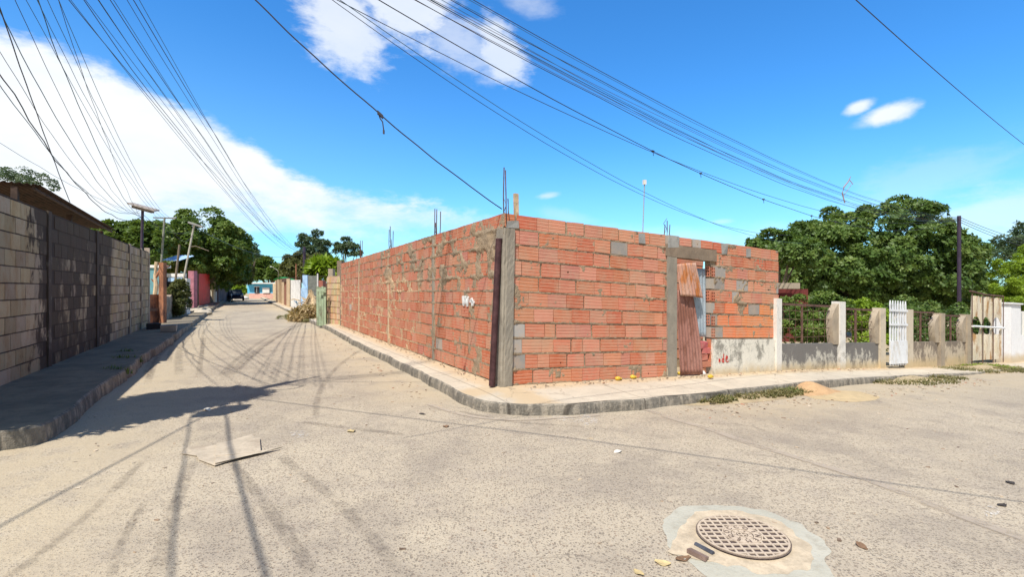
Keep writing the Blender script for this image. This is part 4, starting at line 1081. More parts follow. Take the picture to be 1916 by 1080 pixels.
# rusty gate beside the end of the block wall
t = thing('rusty_gate', 'rusty brown sheet gate with a tall rusted post after the block wall', 'gate', UP(290, 607, .15))
m = MB(); boxpx(m, 277.5, 297, 551, 610, 19.6, .04, 20.1); m.build('sheet', RUSTP, t)
m = MB(); boxpx(m, 297, 305.5, 491, 606, 20.0, .2, bottom=.1); m.build('post', RUSTP, t)
m = MB(); boxpx(m, 278, 297, 577, 583, 19.5, .03, 20); m.build('bar', DKBR, t)
t = thing('cream_post', 'twisted cream and rust post behind the rusty sheet gate', 'post', (*PXZ(292, 560, 21.4)[:2], 0))
m = MB(); P_ = [PXZ(291, 600, 21.4), PXZ(289, 560, 21.4), PXZ(292, 535, 21.4), PXZ(290, 515, 21.4), PXZ(293, 490, 21.4)]; P_[0].z = 0; m.tube(P_, [.1, .08, .09, .06, .07], 7); m.build('stem', CREAM, t)
m = MB(); m.tube([PXZ(291, 520, 21.4), PXZ(302, 502, 21.5), PXZ(318, 498, 21.6)], [.06, .07, .03], 6); m.tube([PXZ(290, 530, 21.4), PXZ(283, 522, 21.3)], [.04, .02], 5); m.build('stub', RUSTP, t)
m = MB(); m.box(UP(288, 616, .2)+Vector((0, 0, .1)), (.38, .3, .22), .5, jit=.02); tag(m.build('crate', DARK), 'black low crate at the foot of the rusty gate', 'crate')
m = MB(); m.box(UP(316, 621, .2)+Vector((0, 0, .11)), (.42, .2, .2), .4, jit=.015); tag(m.build('cement_block', CEMENT), 'loose cement block on the sunny sidewalk near the kerb', 'block')
# teal house with awnings
t = thing('teal_house', 'teal house with a white roof edge and striped awning behind the rusty gate', 'house', (*PXZ(300, 560, 31)[:2], 0))
m = MB(); boxpx(m, 262, 298, 500, 575, 30, .6); m.build('wall', TEAL, t)
m = MB(); boxpx(m, 262, 303, 496, 501, 29.9, .8); boxpx(m, 306, 343, 512, 518.5, 30.5, .3); m.build('roof_edge', WHP, t)
m = MB(); boxpx(m, 300, 340, 519, 572, 31, .5); m.build('porch', DARK, t)
m = MB(); boxpx(m, 314, 341, 520, 527, 30.4, .05); m.build('sign_board', LBLUE, t)
m = MB(); a, b = PXZ(301, 487, 31), PXZ(332, 488, 31); m.grid(14, 4, lambda u, v: a+(b-a)*u+Vector((0, 1.6*v, .42*v+.03*math.sin(u*30)))); m.build('awning', LBLUE, t, solid=.02)
# overgrown low wall
t = thing('low_wall', 'rough low wall overgrown by a shrub beyond the rusty gate', 'wall', UP(325, 590, .1))
m = MB(); a, b = UP(306, 603, .1), UP(343, 586, .1)
def lwf(u, v): p = a+(b-a)*u; hgt = 1.25+.15*nz3(u*5, 0, 1, 4); return Vector((p.x, p.y, p.z-.1+hgt*v))+Vector((.05*nz3(u*20, v*6, 1, 1), .05*nz3(u*20, v*6, 1, 2), 0))
m.grid(30, 10, lwf); m.build('render', ROUGH, t, solid=.2)
simple('grey_post', 'flaking white and black post right of the overgrown low wall', 'post', WHP, (341, 349.5, 521, 588, 27, dict(d=.3, bottom=.05)))
t = thing('pink_pillar', 'faded pink pillar standing before the red gate', 'pillar', (*PXZ(357, 577, 36)[:2], 0))
m = MB(); boxpx(m, 352, 362.5, 507, 577, 36, .4, bottom=0); m.build('shaft', PINK, t); m = MB(); boxpx(m, 362.7, 367.5, 512, 576, 37, .3, bottom=0); m.build('side_post', DKBR, t)
t = thing('red_gate', 'large bright red metal gate on the left of the street', 'gate', (*PXZ(380, 570, 42)[:2], 0))
m = MB(); boxpx(m, 368, 391, 514, 573, 38.5, .08, 49, bottom=.1); m.build('sheet', REDM, t)
m = MB()
for i in range(6): x = 368+i*4.6; Z = 38.4+i*2.1; boxpx(m, x, x+.8, 513, 573, Z-.12, .06, bottom=.1)
boxpx(m, 368, 391, 512.5, 515, 38.3, .05, 48.8); boxpx(m, 368, 391, 546, 548.5, 38.3, .05, 48.8)
m.build('frame', REDM, t)
t = thing('shaded_wall', 'dark shaded wall with a pale post after the red gate', 'wall', (*PXZ(405, 565, 54)[:2], 0))
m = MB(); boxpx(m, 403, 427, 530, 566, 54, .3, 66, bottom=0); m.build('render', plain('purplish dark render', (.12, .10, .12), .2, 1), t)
m = MB(); boxpx(m, 396, 400, 526, 566, 52, .3, bottom=0); m.build('post', CREAM, t)
m = MB(); boxpx(m, 399.5, 403.5, 546, 563, 51, .2, bottom=0); m.build('panel', WHP, t)
def rocks(label, pts, sz, mt=ROCK, name='rubble', seed=1, cat='rubble', off=.0):
    rd = random.Random(seed); m = MB()
    for px, py in pts:
        c = UP(px, py, off); s_ = sz*rd.uniform(.5, 1.3); m.sphere((c.x, c.y, c.z+s_*.18), (s_*rd.uniform(.7, 1.2), s_*rd.uniform(.6, 1), s_*rd.uniform(.3, .5)), 8, jit=.5)
    return tag(m.build(name, mt), label, cat)
rocks('broken concrete slabs along the kerb before the red gate', [(372, 583), (380, 580), (388, 577), (376, 590), (366, 587), (384, 586), (394, 574)], .55, seed=3)
rocks('pale broken stone at the shaded kerb far left', [(408, 567), (413, 565)], .7, WHP, seed=4)
# parked car and motorbike far in the tree shade
CARP = plain('dark blue car paint', (.02, .025, .06), .1, 1, .25, .4, 0); GLASS = plain('car glass', (.05, .06, .07), .1, 1, .1, 0, 0); TYRE = plain('tyre rubber', (.03, .03, .03), .1, 4); 
def car(loc, rz):
    t = thing('parked_car', 'dark blue car parked in tree shade by the left kerb', 'car', loc); t.rotation_euler = (0, 0, rz)
    def prism(pts, hw0, hw1, zcut): 
        m = MB(); n = len(pts); L_ = [(x, -(hw0 if z < zcut else hw1), z) for x, z in pts]; R_ = [(x, (hw0 if z < zcut else hw1), z) for x, z in pts]
        m.poly(L_); m.poly(R_[::-1])
        for i in range(n): j = (i+1) % n; m.quad(L_[j], L_[i], R_[i], R_[j])
        return m
    for nm_, m, mt, bv in (('body', prism([(-2.1, .3), (2.1, .3), (2.15, .6), (2.0, .82), (1.1, .92), (-1.5, .95), (-2.1, .88), (-2.15, .55)], .85, .80, .8), CARP, .05),
                           ('cabin', prism([(-1.45, .94), (-1.0, 1.38), (.3, 1.42), (1.0, .93)], .76, .6, 1.2), GLASS, .03), ('roof', prism([(-.98, 1.385), (-.9, 1.43), (.25, 1.46), (.32, 1.425)], .6, .6, 2), CARP, .01)):
        o = m.build(nm_, mt, None, bevel=bv); o.parent = t
    for x in (-1.3, 1.3):
        for y in (-.8, .8):
            m = MB(); m.tube([(x, y-.1, .31), (x, y+.1, .31)], .31, 16); o = m.build('wheel', TYRE); o.parent = t
            m = MB(); m.tube([(x, y-.105, .31), (x, y+.105, .31)], .17, 12); q = m.build('rim', GALV); q.parent = o
    for y in (-.6, .6):
        m = MB(); m.sphere((2.1, y, .66), (.06, .16, .08), 8); o = m.build('headlight', WHP); o.parent = t
    return t
ct = car((*PXZ(442, 560, 64)[:2], 0), math.atan2(D1[1], D1[0])+math.pi)
def moto(px, py, Z):
    p = PXZ(px, py, Z); t = thing('motorbike', 'dark motorbike parked in front of the car in tree shade', 'motorbike', (p.x, p.y, 0)); t.rotation_euler = (0, 0, math.atan2(D1[1], D1[0])+math.pi+.25)
    for x in (-.6, .62):
        m = MB(); m.tube([(x+.29*math.cos(a), 0, .3+.29*math.sin(a)) for a in [i*math.pi/9 for i in range(19)]], .045, 6); o = m.build('wheel', TYRE); o.parent = t
    for nm_, pts, r, mt in (('frame', [(-.6, 0, .32), (-.1, 0, .55), (.35, 0, .7), (.62, 0, .3)], .06, DARK), ('fork', [(.62, 0, .3), (.42, 0, .85), (.36, 0, 1.0)], .04, GALV), ('handlebar', [(.34, -.34, 1.02), (.4, 0, .98), (.34, .34, 1.02)], .02, DARK), ('seat', [(-.62, 0, .78), (-.3, 0, .76), (.05, 0, .78)], .1, DARK), ('tank', [(.05, 0, .8), (.3, 0, .84)], .14, CARP), ('headlight', [(.45, 0, .86), (.55, 0, .86)], .09, WHP)):
        m = MB(); m.tube(pts, r, 8); o = m.build(nm_, mt); o.parent = t
moto(431, 562, 58)
# blue house at the end
t = thing('blue_house', 'bright blue flat roofed house with salmon base at the street end', 'house', (*PXZ(490, 558, 82)[:2], 0))
m = MB(); boxpx(m, 463, 512, 531, 550, 80, 5); m.build('wall', CYAN, t)
m = MB(); boxpx(m, 466, 514, 549, 559, 79.9, 5.2, bottom=-.1); m.build('base', SALMON, t)
m = MB(); boxpx(m, 459, 516, 529, 531.2, 79.2, 6.5); m.build('roof', WHP, t)
w_ = MB(); boxpx(w_, 476, 484.5, 537, 548.5, 79.8, .05); w_ = w_.build('window', DARK, t); m = MB(); boxpx(m, 475, 485.5, 536, 537, 79.7, .1); boxpx(m, 480, 480.5, 537, 548, 79.7, .1); m.build('frame', WHP, w_)
m = MB(); boxpx(m, 491, 504, 538.5, 548.5, 79.75, .05); m.build('door', WHP, t)
simple('cream_wall', 'narrow cream wall joining the right side of the blue house', 'wall', CREAM, (510.5, 517, 531, 561, 74, dict(d=1, bottom=-.1)))
rocks('white stones heaped under the hedge left of the blue house', [(436, 560.5), (442, 560.5), (450, 560.4), (455, 560.2), (430, 560.6)], .8, WHP, seed=9)
# right-hand side beyond the brick building
t = thing('block_wall', 'short cream hollow block wall right after the brick building', 'wall', UP(622, 605, .2))
a, b = UP(636, 607.5, .2), UP(611, 604, .2); v = (b-a); nrow = 8
m = MB(); rd = random.Random(8); nn = Vector((-v.y, v.x, 0)).normalized(); nn = nn if nn.y > 0 else -nn
for r in range(nrow):
    for i in range(9):
        p = a+v*((i+.03)/9); q = a+v*((i+.95)/9); z0 = a.z-.05+r*.24; z1 = z0+.215; c = tuple(x*rd.uniform(.85, 1.1) for x in (.62, .45, .28))
        m.hexa([Vector((p.x, p.y, z0)), Vector((q.x, q.y, z0)), Vector((q.x, q.y, z0))+nn*.1, Vector((p.x, p.y, z0))+nn*.1, Vector((p.x, p.y, z1)), Vector((q.x, q.y, z1)), Vector((q.x, q.y, z1))+nn*.1, Vector((p.x, p.y, z1))+nn*.1], col=(*c, 1))
m.build('blocks', BLOCK, t)
m = MB(); m.hexa([a+nn*.03-Vector((0, 0, .1)), b+nn*.03-Vector((0, 0, .1)), b+nn*.12-Vector((0, 0, .1)), a+nn*.12-Vector((0, 0, .1)), a+nn*.03+Vector((0, 0, 1.9)), b+nn*.03+Vector((0, 0, 1.9)), b+nn*.12+Vector((0, 0, 1.9)), a+nn*.12+Vector((0, 0, 1.9))], col=(.5, .38, .26, 1)); m.build('mortar_core', BLOCK, t)
simple('mud_column', 'brown mortar column closing the far end of the brick wall', 'column', LINTEL, (630.5, 639, 488, 610, 19.6, dict(d=.35, bottom=.0)))
simple('concrete_post', 'short concrete post rising above the cream block wall', 'post', TANP, (614, 622.5, 503, 560, 21, dict(d=.3, bottom=.0)))
t = thing('green_gate', 'pale green plank gate standing open beside the cream block wall', 'gate', UP(600, 604, .05))
for i in range(4):
    m = MB(); boxpx(m, 592+i*4.55, 596.1+i*4.55, 536+1.5*(i % 2), 604.5, 19.9-.06*i, .05, bottom=.1); m.build('plank', GRNP, t)
m = MB(); boxpx(m, 592, 610, 541, 545, 19.6, .04); m.build('rail', GRNP, t)
m = MB(); boxpx(m, 609.5, 612, 530, 606, 20.2, .08, bottom=0); m.build('post', DKBR, t)
simple('brick_pier', 'little red brick pier behind the green plank gate', 'pier', plain('old red brick', (.36, .13, .09), .2, 5), (596, 604, 525, 560, 22.5, dict(d=.4, bottom=0)))
m = MB(); m.tube([PXZ(594.5, 604, 21.0), PXZ(594.5, 512, 21.0)], .035, 6); tag(m.build('thin_post', WHP), 'thin pale post behind the left edge of the green gate', 'post')
m = MB(); boxpx(m, 566, 575, 515, 572, 34.5, .35, bottom=0); boxpx(m, 563, 575.5, 539, 573, 34.2, .3, bottom=0); tag(m.build('blue_pillar', LBLUE), 'pale blue painted pillar between white gate and dry branches', 'pillar')
t = thing('white_gate', 'plain white sheet gate leaf beside the pale blue pillar', 'gate', (*PXZ(551, 575, 37)[:2], 0))
m = MB(); boxpx(m, 540.5, 562, 524, 576, 38.5, .06, 36, bottom=.05); m.build('sheet', WHP, t); m = MB(); boxpx(m, 562.2, 563.6, 520, 576, 35.8, .08, bottom=0); m.build('post', DKBR, t)
GRF = plain('blue spray paint', (.10, .22, .33), .3, 8)
m = MB(); rd = random.Random(2)
gp = [PXZ(553+rd.uniform(-1, 8), 566+rd.uniform(-5, 5), 36.4-.0) for _ in range(9)]; gp = [p-Vector((0, .25, 0)) for p in gp]
m.tube(gp, .02, 4, cap=True); m.build('scribble', GRF, t)
t = thing('timber_fence', 'brown timber and sheet fence with a rusty awning beyond the white gate', 'fence', (*PXZ(530, 570, 45)[:2], 0))
for i, c in enumerate((CREAM, plain('tan plank', (.42, .29, .17), .2, 4), CREAM, plain('red brown plank', (.30, .14, .09), .2, 4), CREAM)):
    m = MB(); x0 = 518+i*4.5; boxpx(m, x0, x0+4.2, 523-i*.3, 574, 52-i*3, .08, 50-i*3, bottom=0); m.build('plank_panel', c, t)
m = MB(); boxpx(m, 527, 541, 521, 528, 43, .1, 39); m.build('header', DKBR, t)
m = MB(); a, b = PXZ(518, 522, 50), PXZ(564, 519, 38); m.grid(20, 3, lambda u, v: a+(b-a)*u+Vector((1.6*v, .9*v, .12*v+.02*math.sin(u*60)))); m.build('awning', ROOFR, t, solid=.02)
t = thing('doorway_wall', 'dark red doorway wall right of the blue house', 'wall', (*PXZ(516, 565, 58)[:2], 0))
m = MB(); boxpx(m, 517.2, 522, 526, 562, 57, .2, bottom=0); m.build('door', plain('dark red door', (.16, .05, .04), .2, 3), t); m = MB(); boxpx(m, 514.5, 517, 525, 562, 57, .4, bottom=0); m.build('post', CREAM, t)
m = MB(); a = PXZ(511, 524, 60); m.grid(12, 6, lambda u, v: a+Vector((1.6*u, 3*v, .42*math.sin(u*math.pi)*(.7+.3*math.sin(v*3))-.1*v))); tag(m.build('green_awning', DGRN, solid=.02), 'rounded green tarpaulin awning near the blue house', 'awning')
m = MB(); boxpx(m, 576, 594, 516, 560, 33, .1); tag(m.build('grey_fence', plain('grey wire mesh and sheets', (.16, .17, .15), .3, 3)), 'dark grey fence behind the heap of dry branches', 'fence')
# heap of dry branches
t = thing('branch_heap', 'heap of dry tan branches and roots beside the green gate', 'branch pile', UP(575, 592))
rd = random.Random(6); m = MB()
for i in range(90):
    q = rd.random(); a = UP(556+34*rd.random()**.7, 596-6*rd.random(), .02); h = 1.25*rd.random()*(1-abs(a.x-UP(582, 594).x)/1.3) if True else 0
    a.z += max(0, h); d = Vector((rd.uniform(-1, 1), rd.uniform(-.6, .6), rd.uniform(-.5, .9))).normalized()*rd.uniform(.3, .8)
    b = a+d; b.z = max(b.z, .02); m.tube([a, (a+b)/2+Vector((0, 0, rd.uniform(-.06, .1))), b], [.035, .028, .012], 5)
m.tube([UP(552, 592, .05), PXZ(572, 570, 25), PXZ(583, 545, 25)], [.05, .09, .1], 7); m.tube([UP(590, 598, .1), PXZ(586, 560, 24.6), PXZ(580, 543, 24.6)], [.1, .12, .1], 7)
m.build('branches', plain('dry branch', (.55, .40, .23), .3, 6), t)
foliage('dry_leaves', LF_STRAW, [(*UP(578, 592, .25), .75, .5, .45)], 260, .2, parent=t, seed=8, crad=.4, droop=.4)
tag(foliage('grass', LF_DRY, [(*UP(566, 597), 1.1, .9, .05), (*UP(588, 603), .5, .5, .05)], 1500, .12, Wd=.1, k=5, seed=9, crad=.35, up=1.5, lo=-.1), 'dry grass spreading from the branch heap to the road', 'grass', kind='stuff')
tag(foliage('grass', LF_STRAW, [(*UP(575, 601), .8, .5, .04)], 500, .1, Wd=.12, k=5, seed=10, crad=.35, up=1.5, lo=-.1), 'straw scattered in front of the branch heap', 'straw', kind='stuff')
# red brown house fragment behind the first grille
t = thing('maroon_house', 'maroon house wall under a concrete beam behind the first grille', 'house', (*PXZ(1480, 580, 16.5)[:2], -.5))
m = MB(); boxpx(m, 1440, 1497, 529.5, 540.5, 16.2, .4); m.build('beam', TANP, t); m = MB(); boxpx(m, 1440, 1512, 541, 640, 16.8, 2); m.build('wall', plain('maroon wall', (.16, .035, .03), .2, 2), t)

# ------------------------------------------------------------------ poles, lamps
POLEM = plain('grey brown pole', (.20, .16, .12), .3, 4); POLED = plain('dark steel pole', (.05, .035, .06), .2, 4, .6); POLEG = plain('greenish steel pole', (.26, .27, .22), .3, 4)
PALE = plain('pale pole', (.48, .45, .38), .2, 4)
def pole(name, label, p_top, p_bot, Z, r, mt, extra=None, cat='pole', zb=0):
    a = PXZ(*p_top, Z); b = PXZ(*p_bot, Z); k = (b.z-zb)/(a.z-b.z); base = b+(b-a)*k
    t = thing(name, label, cat, base); m = MB(); m.tube([base-Vector((0, 0, .1)), (base+a)/2, a], [r*1.15, r*1.05, r], 8); m.build('shaft', mt, t)
    if extra: extra(t, a)
    return t
def lamphead(t, a, x0=-.55, x1=.6, tilt=-.28):
    m = MB(); m.box(a+Vector((.03, 0, .02)), (1.1, .42, .06), .15, tilt=(tilt, .2)); m.build('solar_panel', plain('speckled grey panel', (.34, .30, .27), .4, 14), t)
    m = MB(); m.box(a+Vector((.03, -.02, -.09)), (.8, .24, .1), .15, tilt=(tilt, .2)); m.build('lamp_head', POLEM, t)
pole('street_lamp', 'dark pole with a wide tilted solar lamp head behind the block wall', (267, 388), (265, 475), 22, .055, POLED, lambda t, a: lamphead(t, a), 'street lamp')
def arm2(t, a):
    m = MB(); m.box(a+Vector((0, 0, -.02)), (.95, .05, .05), .2); m.build('crossarm', POLEM, t)
pole('utility_pole', 'thin greenish pole with a short crossarm behind the rusted gate post', (308, 407), (302, 490), 23, .042, POLEG, arm2, 'utility pole')
pole('timber_pole', 'dark to pale leaning pole between the greenish and the white poles', (336, 458), (326, 545), 29, .06, POLEM, None)
def lh3(t, a):
    m = MB(); m.box(a+Vector((.1, 0, .05)), (.75, .3, .1), .3, tilt=(-.35, .1)); m.build('lamp_head', CEMENT, t)
    m = MB(); m.tube([a-Vector((.25, 0, 1.3)), a-Vector((-.1, 0, 1.25)), a-Vector((-.9, 0, 1.55))], .025, 5); m.build('bracket', POLEM, t)
pole('street_lamp', 'leaning pale pole with a small lamp head before the big tree', (363, 422), (342, 530), 30, .05, PALE, lh3, 'street lamp')
pole('utility_pole', 'black pole at the far right end of the left street', (569.5, 462), (569.5, 515), 64, .19, POLED, None, 'utility pole')
pole('thin_pole', 'rust coloured thin pole left of the black pole', (554, 494), (554, 520), 60, .08, RUSTP, None)
def sl(t, a):
    m = MB(); m.tube([a, a+Vector((-.4, -.05, .35)), a+Vector((-.85, -.1, .62))], .03, 5); m.build('arm', PALE, t); m = MB(); m.sphere(a+Vector((-.95, -.1, .62)), (.16, .1, .07), 8); m.build('lamp_head', WHP, t)
pole('street_lamp', 'small white street lamp in front of the trees at the street end', (521, 508), (521, 530), 66, .05, POLEM, sl, 'street lamp')
RP_Z = 26.; RP = PXZ(1794, 405, RP_Z)
pole('utility_pole', 'dark violet pole in front of the wide tree on the right', (1794.5, 404), (1794.5, 575), RP_Z, .085, POLED, lambda t, a: None, 'utility pole', gz(RP.x, RP.y))
def ant(t, a):
    m = MB(); m.box(a, (.09, .07, .13), .3); m.build('antenna_box', WHP, t)
pole('antenna_pole', 'thin antenna mast with a small white box above the brick wall', (1206, 341), (1203, 425), 14.2, .016, GALV, ant, 'antenna', gz(*PXZ(1206, 341, 14.2)[:2]))
# bent bracket lost among the wires above the wide tree
t = thing('bent_bracket', 'bent metal rod tangled in the wires above the wide tree', 'rod', PXZ(1590, 340, 17.2))
m = MB(); P_ = [PXZ(x, y, 17.2) for x, y in ((1581, 380), (1576, 362), (1579, 350), (1587, 340), (1592, 330))]; m.tube(P_, [.02, .022, .022, .02, .01], 6); m.tube([PXZ(1578, 366, 17.2), PXZ(1586, 356, 17.2), PXZ(1593, 345, 17.2)], .01, 5); m.tube([PXZ(1590, 337, 17.2), PXZ(1596, 345, 17.2)], .014, 5)
m.build('rod', plain('greyish pink metal', (.35, .27, .27), .2, 5), t)

# pole outside the left edge, and an unseen tree added to shape its road shadow
NP = Vector((-5.55, 4.2, 0))
t = thing('utility_pole', 'tall utility pole on the left sidewalk carrying the cable bundles', 'utility pole', (NP.x, NP.y, 0))
m = MB(); m.tube([NP, NP+Vector((0, 0, 7.2))], [.13, .09], 12); m.build('shaft', POLEM, t)
m = MB(); m.box(NP+Vector((0, 0, 7.0)), (1.5, .06, .06), 1.1); m.box(NP+Vector((0, 0, 6.6)), (1.1, .05, .05), 1.2); m.build('crossarm', POLEM, t)
m = MB(); m.tube([NP+Vector((.0, -.35, 5.1)), NP+Vector((0, -.35, 5.9))], .24, 14); m.build('transformer', CEMENT, t)
m = MB(); m.tube([NP+Vector((0, 0, 5.55)), NP+Vector((.50, -.78, 5.6))], .025, 6); m.box(NP+Vector((.50, -.80, 5.2)), (.34, .28, .62), .3); m.build('meter_box', CEMENT, t)
m = MB()
for i in range(7):
    r_ = R.uniform(.22, .5); z_ = R.uniform(4.6, 6.6); m.tube([NP+Vector((r_*math.cos(a)+.1, -.12, z_+r_*math.sin(a))) for a in [k*math.pi/10 for k in range(21)]], .016, 5)
m.build('cable_coil', POLED, t)
tb = thing('shadow_tree', 'unseen leafy tree added behind the block wall to shape the road shadow', 'tree', (-6.3, 4.0, 0))
bl = [(-6.0, 4.02, 4.0, .50, .45, .8), (-5.95, 4.1, 5.1, .62, .42, .8), (-6.1, 3.9, 3.2, .62, .45, .45), (-5.8, 4.15, 5.7, .30, .25, .5), (-6.3, 4.3, 5.3, .22, .2, .6), (-5.35, 4.25, 3.4, .12, .12, .9)]
limbs((-6.3, 4.0, 0), bl, .09, tb, 2, 5); foliage('crown', LF_MID, bl, 1500, .26, parent=tb, seed=77, crad=.45, Wd=.22, inner=.5)

# ------------------------------------------------------------------ cables
CAB = plain('black cable', (.05, .047, .06), .15, 3, .6, 0, 0); CABB = plain('bluish cable', (.06, .12, .16), .15, 3, .6, 0, 0); CABR = plain('brown cable', (.12, .06, .045), .2, 3, .6, 0, 0)
def sagline(a, b, sag, n=40, wob=0, seed=0):
    a = Vector(a); b = Vector(b); P_ = []
    for i in range(n+1):
        f = i/n; p = a+(b-a)*f; p.z -= 4*sag*f*(1-f)
        if wob and 0 < i < n: p += Vector((mn.noise(Vector((f*14, seed, 0))), mn.noise(Vector((f*14, seed, 5))), mn.noise(Vector((f*14, seed, 9)))))*wob
        P_.append(p)
    return P_
def cable(label, a, b, sag, r, mt=CAB, grp=None, wob=0, seed=0, n=40, clips=()):
    m = MB(); P_ = sagline(a, b, sag, n, wob, seed); m.tube(P_, r*.8, 5)
    for c in clips:
        i = int(c*n); p = P_[i]; m.box(p, (.06, .035, .035), .5, jit=.006); m.tube([p, p+Vector((.01, 0, -.10))], .007, 5)
    return tag(m.build('cable', mt, smooth=True), label, 'cable', grp)
FP = PXZ(569, 463, 64)
gA = 'bundle of cables running down the left street'
for i in range(11):
    off = -.70+i*.17
    cable('cable of the bundle running from top left to the black far pole', NP+Vector((off*.95, off*-.45, 6.95+R.uniform(-.12, .12))), FP+Vector((R.uniform(-.5, .5), 0, -.15-.1*(i % 4))), 1.75+R.uniform(-.18, .28), .0065 if i % 3 else .009, CABB if i % 3 == 1 else CAB, gA, .05, i)
LP = PXZ(267, 392, 22)
gB = 'slack cables between the near pole and the lamp pole on the left'
for i in range(6):
    cable('slack cable dropping to the solar lamp pole on the left', NP+Vector((-.5+.22*i, .1*i-.3, 6.5+.1*i)), LP+Vector((-.15+.03*i, 0, -.05-.09*i)), [1.5, 1.35, 1.2, 1.05, .9, .6][i], .006 if i % 2 else .009, CAB if i % 2 else CABB, gB, .03, 30+i)
UPo = PXZ(308, 409, 23)
for i in range(4):
    cable('cable dropping to the crossarm of the greenish pole', NP+Vector((.1+.2*i, -.2, 6.9)), UPo+Vector((-.3+.2*i, 0, 0)), .55+.12*i, .006, CABB, 'cables dropping to the greenish crossarm pole', .02, 50+i)
cable('thick twisted cable sagging from the left edge to the lamp pole', PXZ(-60, 40, 7.2), LP+Vector((0, 0, -.3)), 1.15, .013, CAB, None, .05, 61)
cable('steep cable running down to the dark shed roof', NP+Vector((.35, .2, 6.0)), PXZ(131, 377, 12.2)+Vector((0, 0, -.02)), .12, .010, CAB, None, .01, 62)
cable('thin low wire at the left edge above the shed roof', PXZ(-80, 215, 9), PXZ(262, 400, 22), .25, .006, CABB, None, .02, 63)
cable('thin wire linking the solar lamp pole to the leaning lamp', LP+Vector((0, 0, -.2)), PXZ(362, 430, 30), .5, .012, CAB)
cable('thin wire between the greenish pole and the leaning lamp', UPo+Vector((.2, 0, -.2)), PXZ(360, 440, 30), .6, .012, CAB)
cable('far wire crossing to the black pole at the street end', PXZ(363, 424, 30), FP+Vector((0, 0, -.6)), 1.2, .02, CABB)
cable('thick black cable from the top running down to the brick corner', NP+Vector((.3, 0, 7.35)), mapL(.1, 2.5, 0)+Vector((0, 0, .06)), .38, .0105, CAB, None, .012, 70, 60)
m = MB(); p = sagline(NP+Vector((.3, 0, 7.35)), mapL(.1, 2.5, 0)+Vector((0, 0, .06)), .38, 60)[42]
m.tube([p+Vector((-.02, 0, .01)), p+Vector((.0, 0, -.05)), p+Vector((.03, 0, -.09)), p+Vector((.045, 0, -.2))], .008, 5); m.box(p+Vector((.045, 0, -.22)), (.02, .02, .05)); m.box(p, (.07, .04, .04), .4, tilt=(-.8, 0)); tag(m.build('wire_splice', CAB), 'dangling splice end on the thick cable above the side wall', 'splice')
gC = 'bundle of cables running to the dark violet pole on the right'
for i in range(11):
    cable('cable of the bundle running from the top to the right pole', NP+Vector((.3*math.sin(i*2.1), -.25+.04*i, 6.95+R.uniform(-.12, .14))), RP+Vector((R.uniform(-.05, .05), 0, -.04-.02*i)), 1.15+.035*i+R.uniform(-.06, .06), .005 if i % 3 else .0075, [CAB, CABB, CABR][i % 3], gC, .025, 80+i)
cable('thick clipped cable hanging lowest before the right pole', NP+Vector((-.1, .15, 6.95)), RP+Vector((0, 0, -.2)), 2.15, .0095, CAB, None, .03, 90, 60, (.3, .36, .44, .52, .58))
cable('slack cable joining the bundle from far left of the top', NP+Vector((-.3, 1.2, 6.9)), RP+Vector((0, 0, -.12)), 1.75, .008, CAB, None, .02, 91)
cable('thin cable sinking behind the trees above the brick wall', NP+Vector((.2, .2, 7.0)), PXZ(1500, 455, 20), 1.2, .007, CABB, None, .01, 92)
cable('thin cable passing behind the antenna mast to the tree', NP+Vector((.2, .2, 7.1)), PXZ(1480, 440, 17), 1.3, .006, CAB, None, .01, 93)
bN = Vector((-7, -1.4, 0))
cable('single wire crossing the upper right corner of the sky', PXZ(1632, 0, 7.5)+Vector((-9.05, -6.5, .2))*.9, PXZ(1916, 236, 14)+Vector((9.05, 6.5, -.1))*1.2, .45, .009, CAB, None, 0, 94)
for i in range(3):
    cable('cable running on from the right pole beyond the frame', RP+Vector((0, 0, -.02-.12*i)), RP+Vector((14, 7.7, -.9-.25*i)), .3, .016, CAB, 'cables leaving the right pole to the right', 0, 95+i)
# a twig of wires that threads along the near ground shade: service cables behind the camera
cable('service cable from the near pole over the camera to the right', NP+Vector((0, 0, 5.4)), Vector((13, -3.4, 5.5)), .25, .012, CAB)
cable('service cable from the near pole straight back along the left kerb', NP+Vector((0, 0, 6.1)), Vector((-4.0, -5.5, 5.9)), .2, .015, CAB)
for i in (1, 2):
    cable('service cable from the near pole to a house behind the camera', Vector((-6.1+.4*i, 4.0, 5.05)), Vector((-.5+.7*i, -5.2, 5.2)), .3, [.02, .013, .018][i], CAB, 'service cables above the crossing', .02, 98+i)
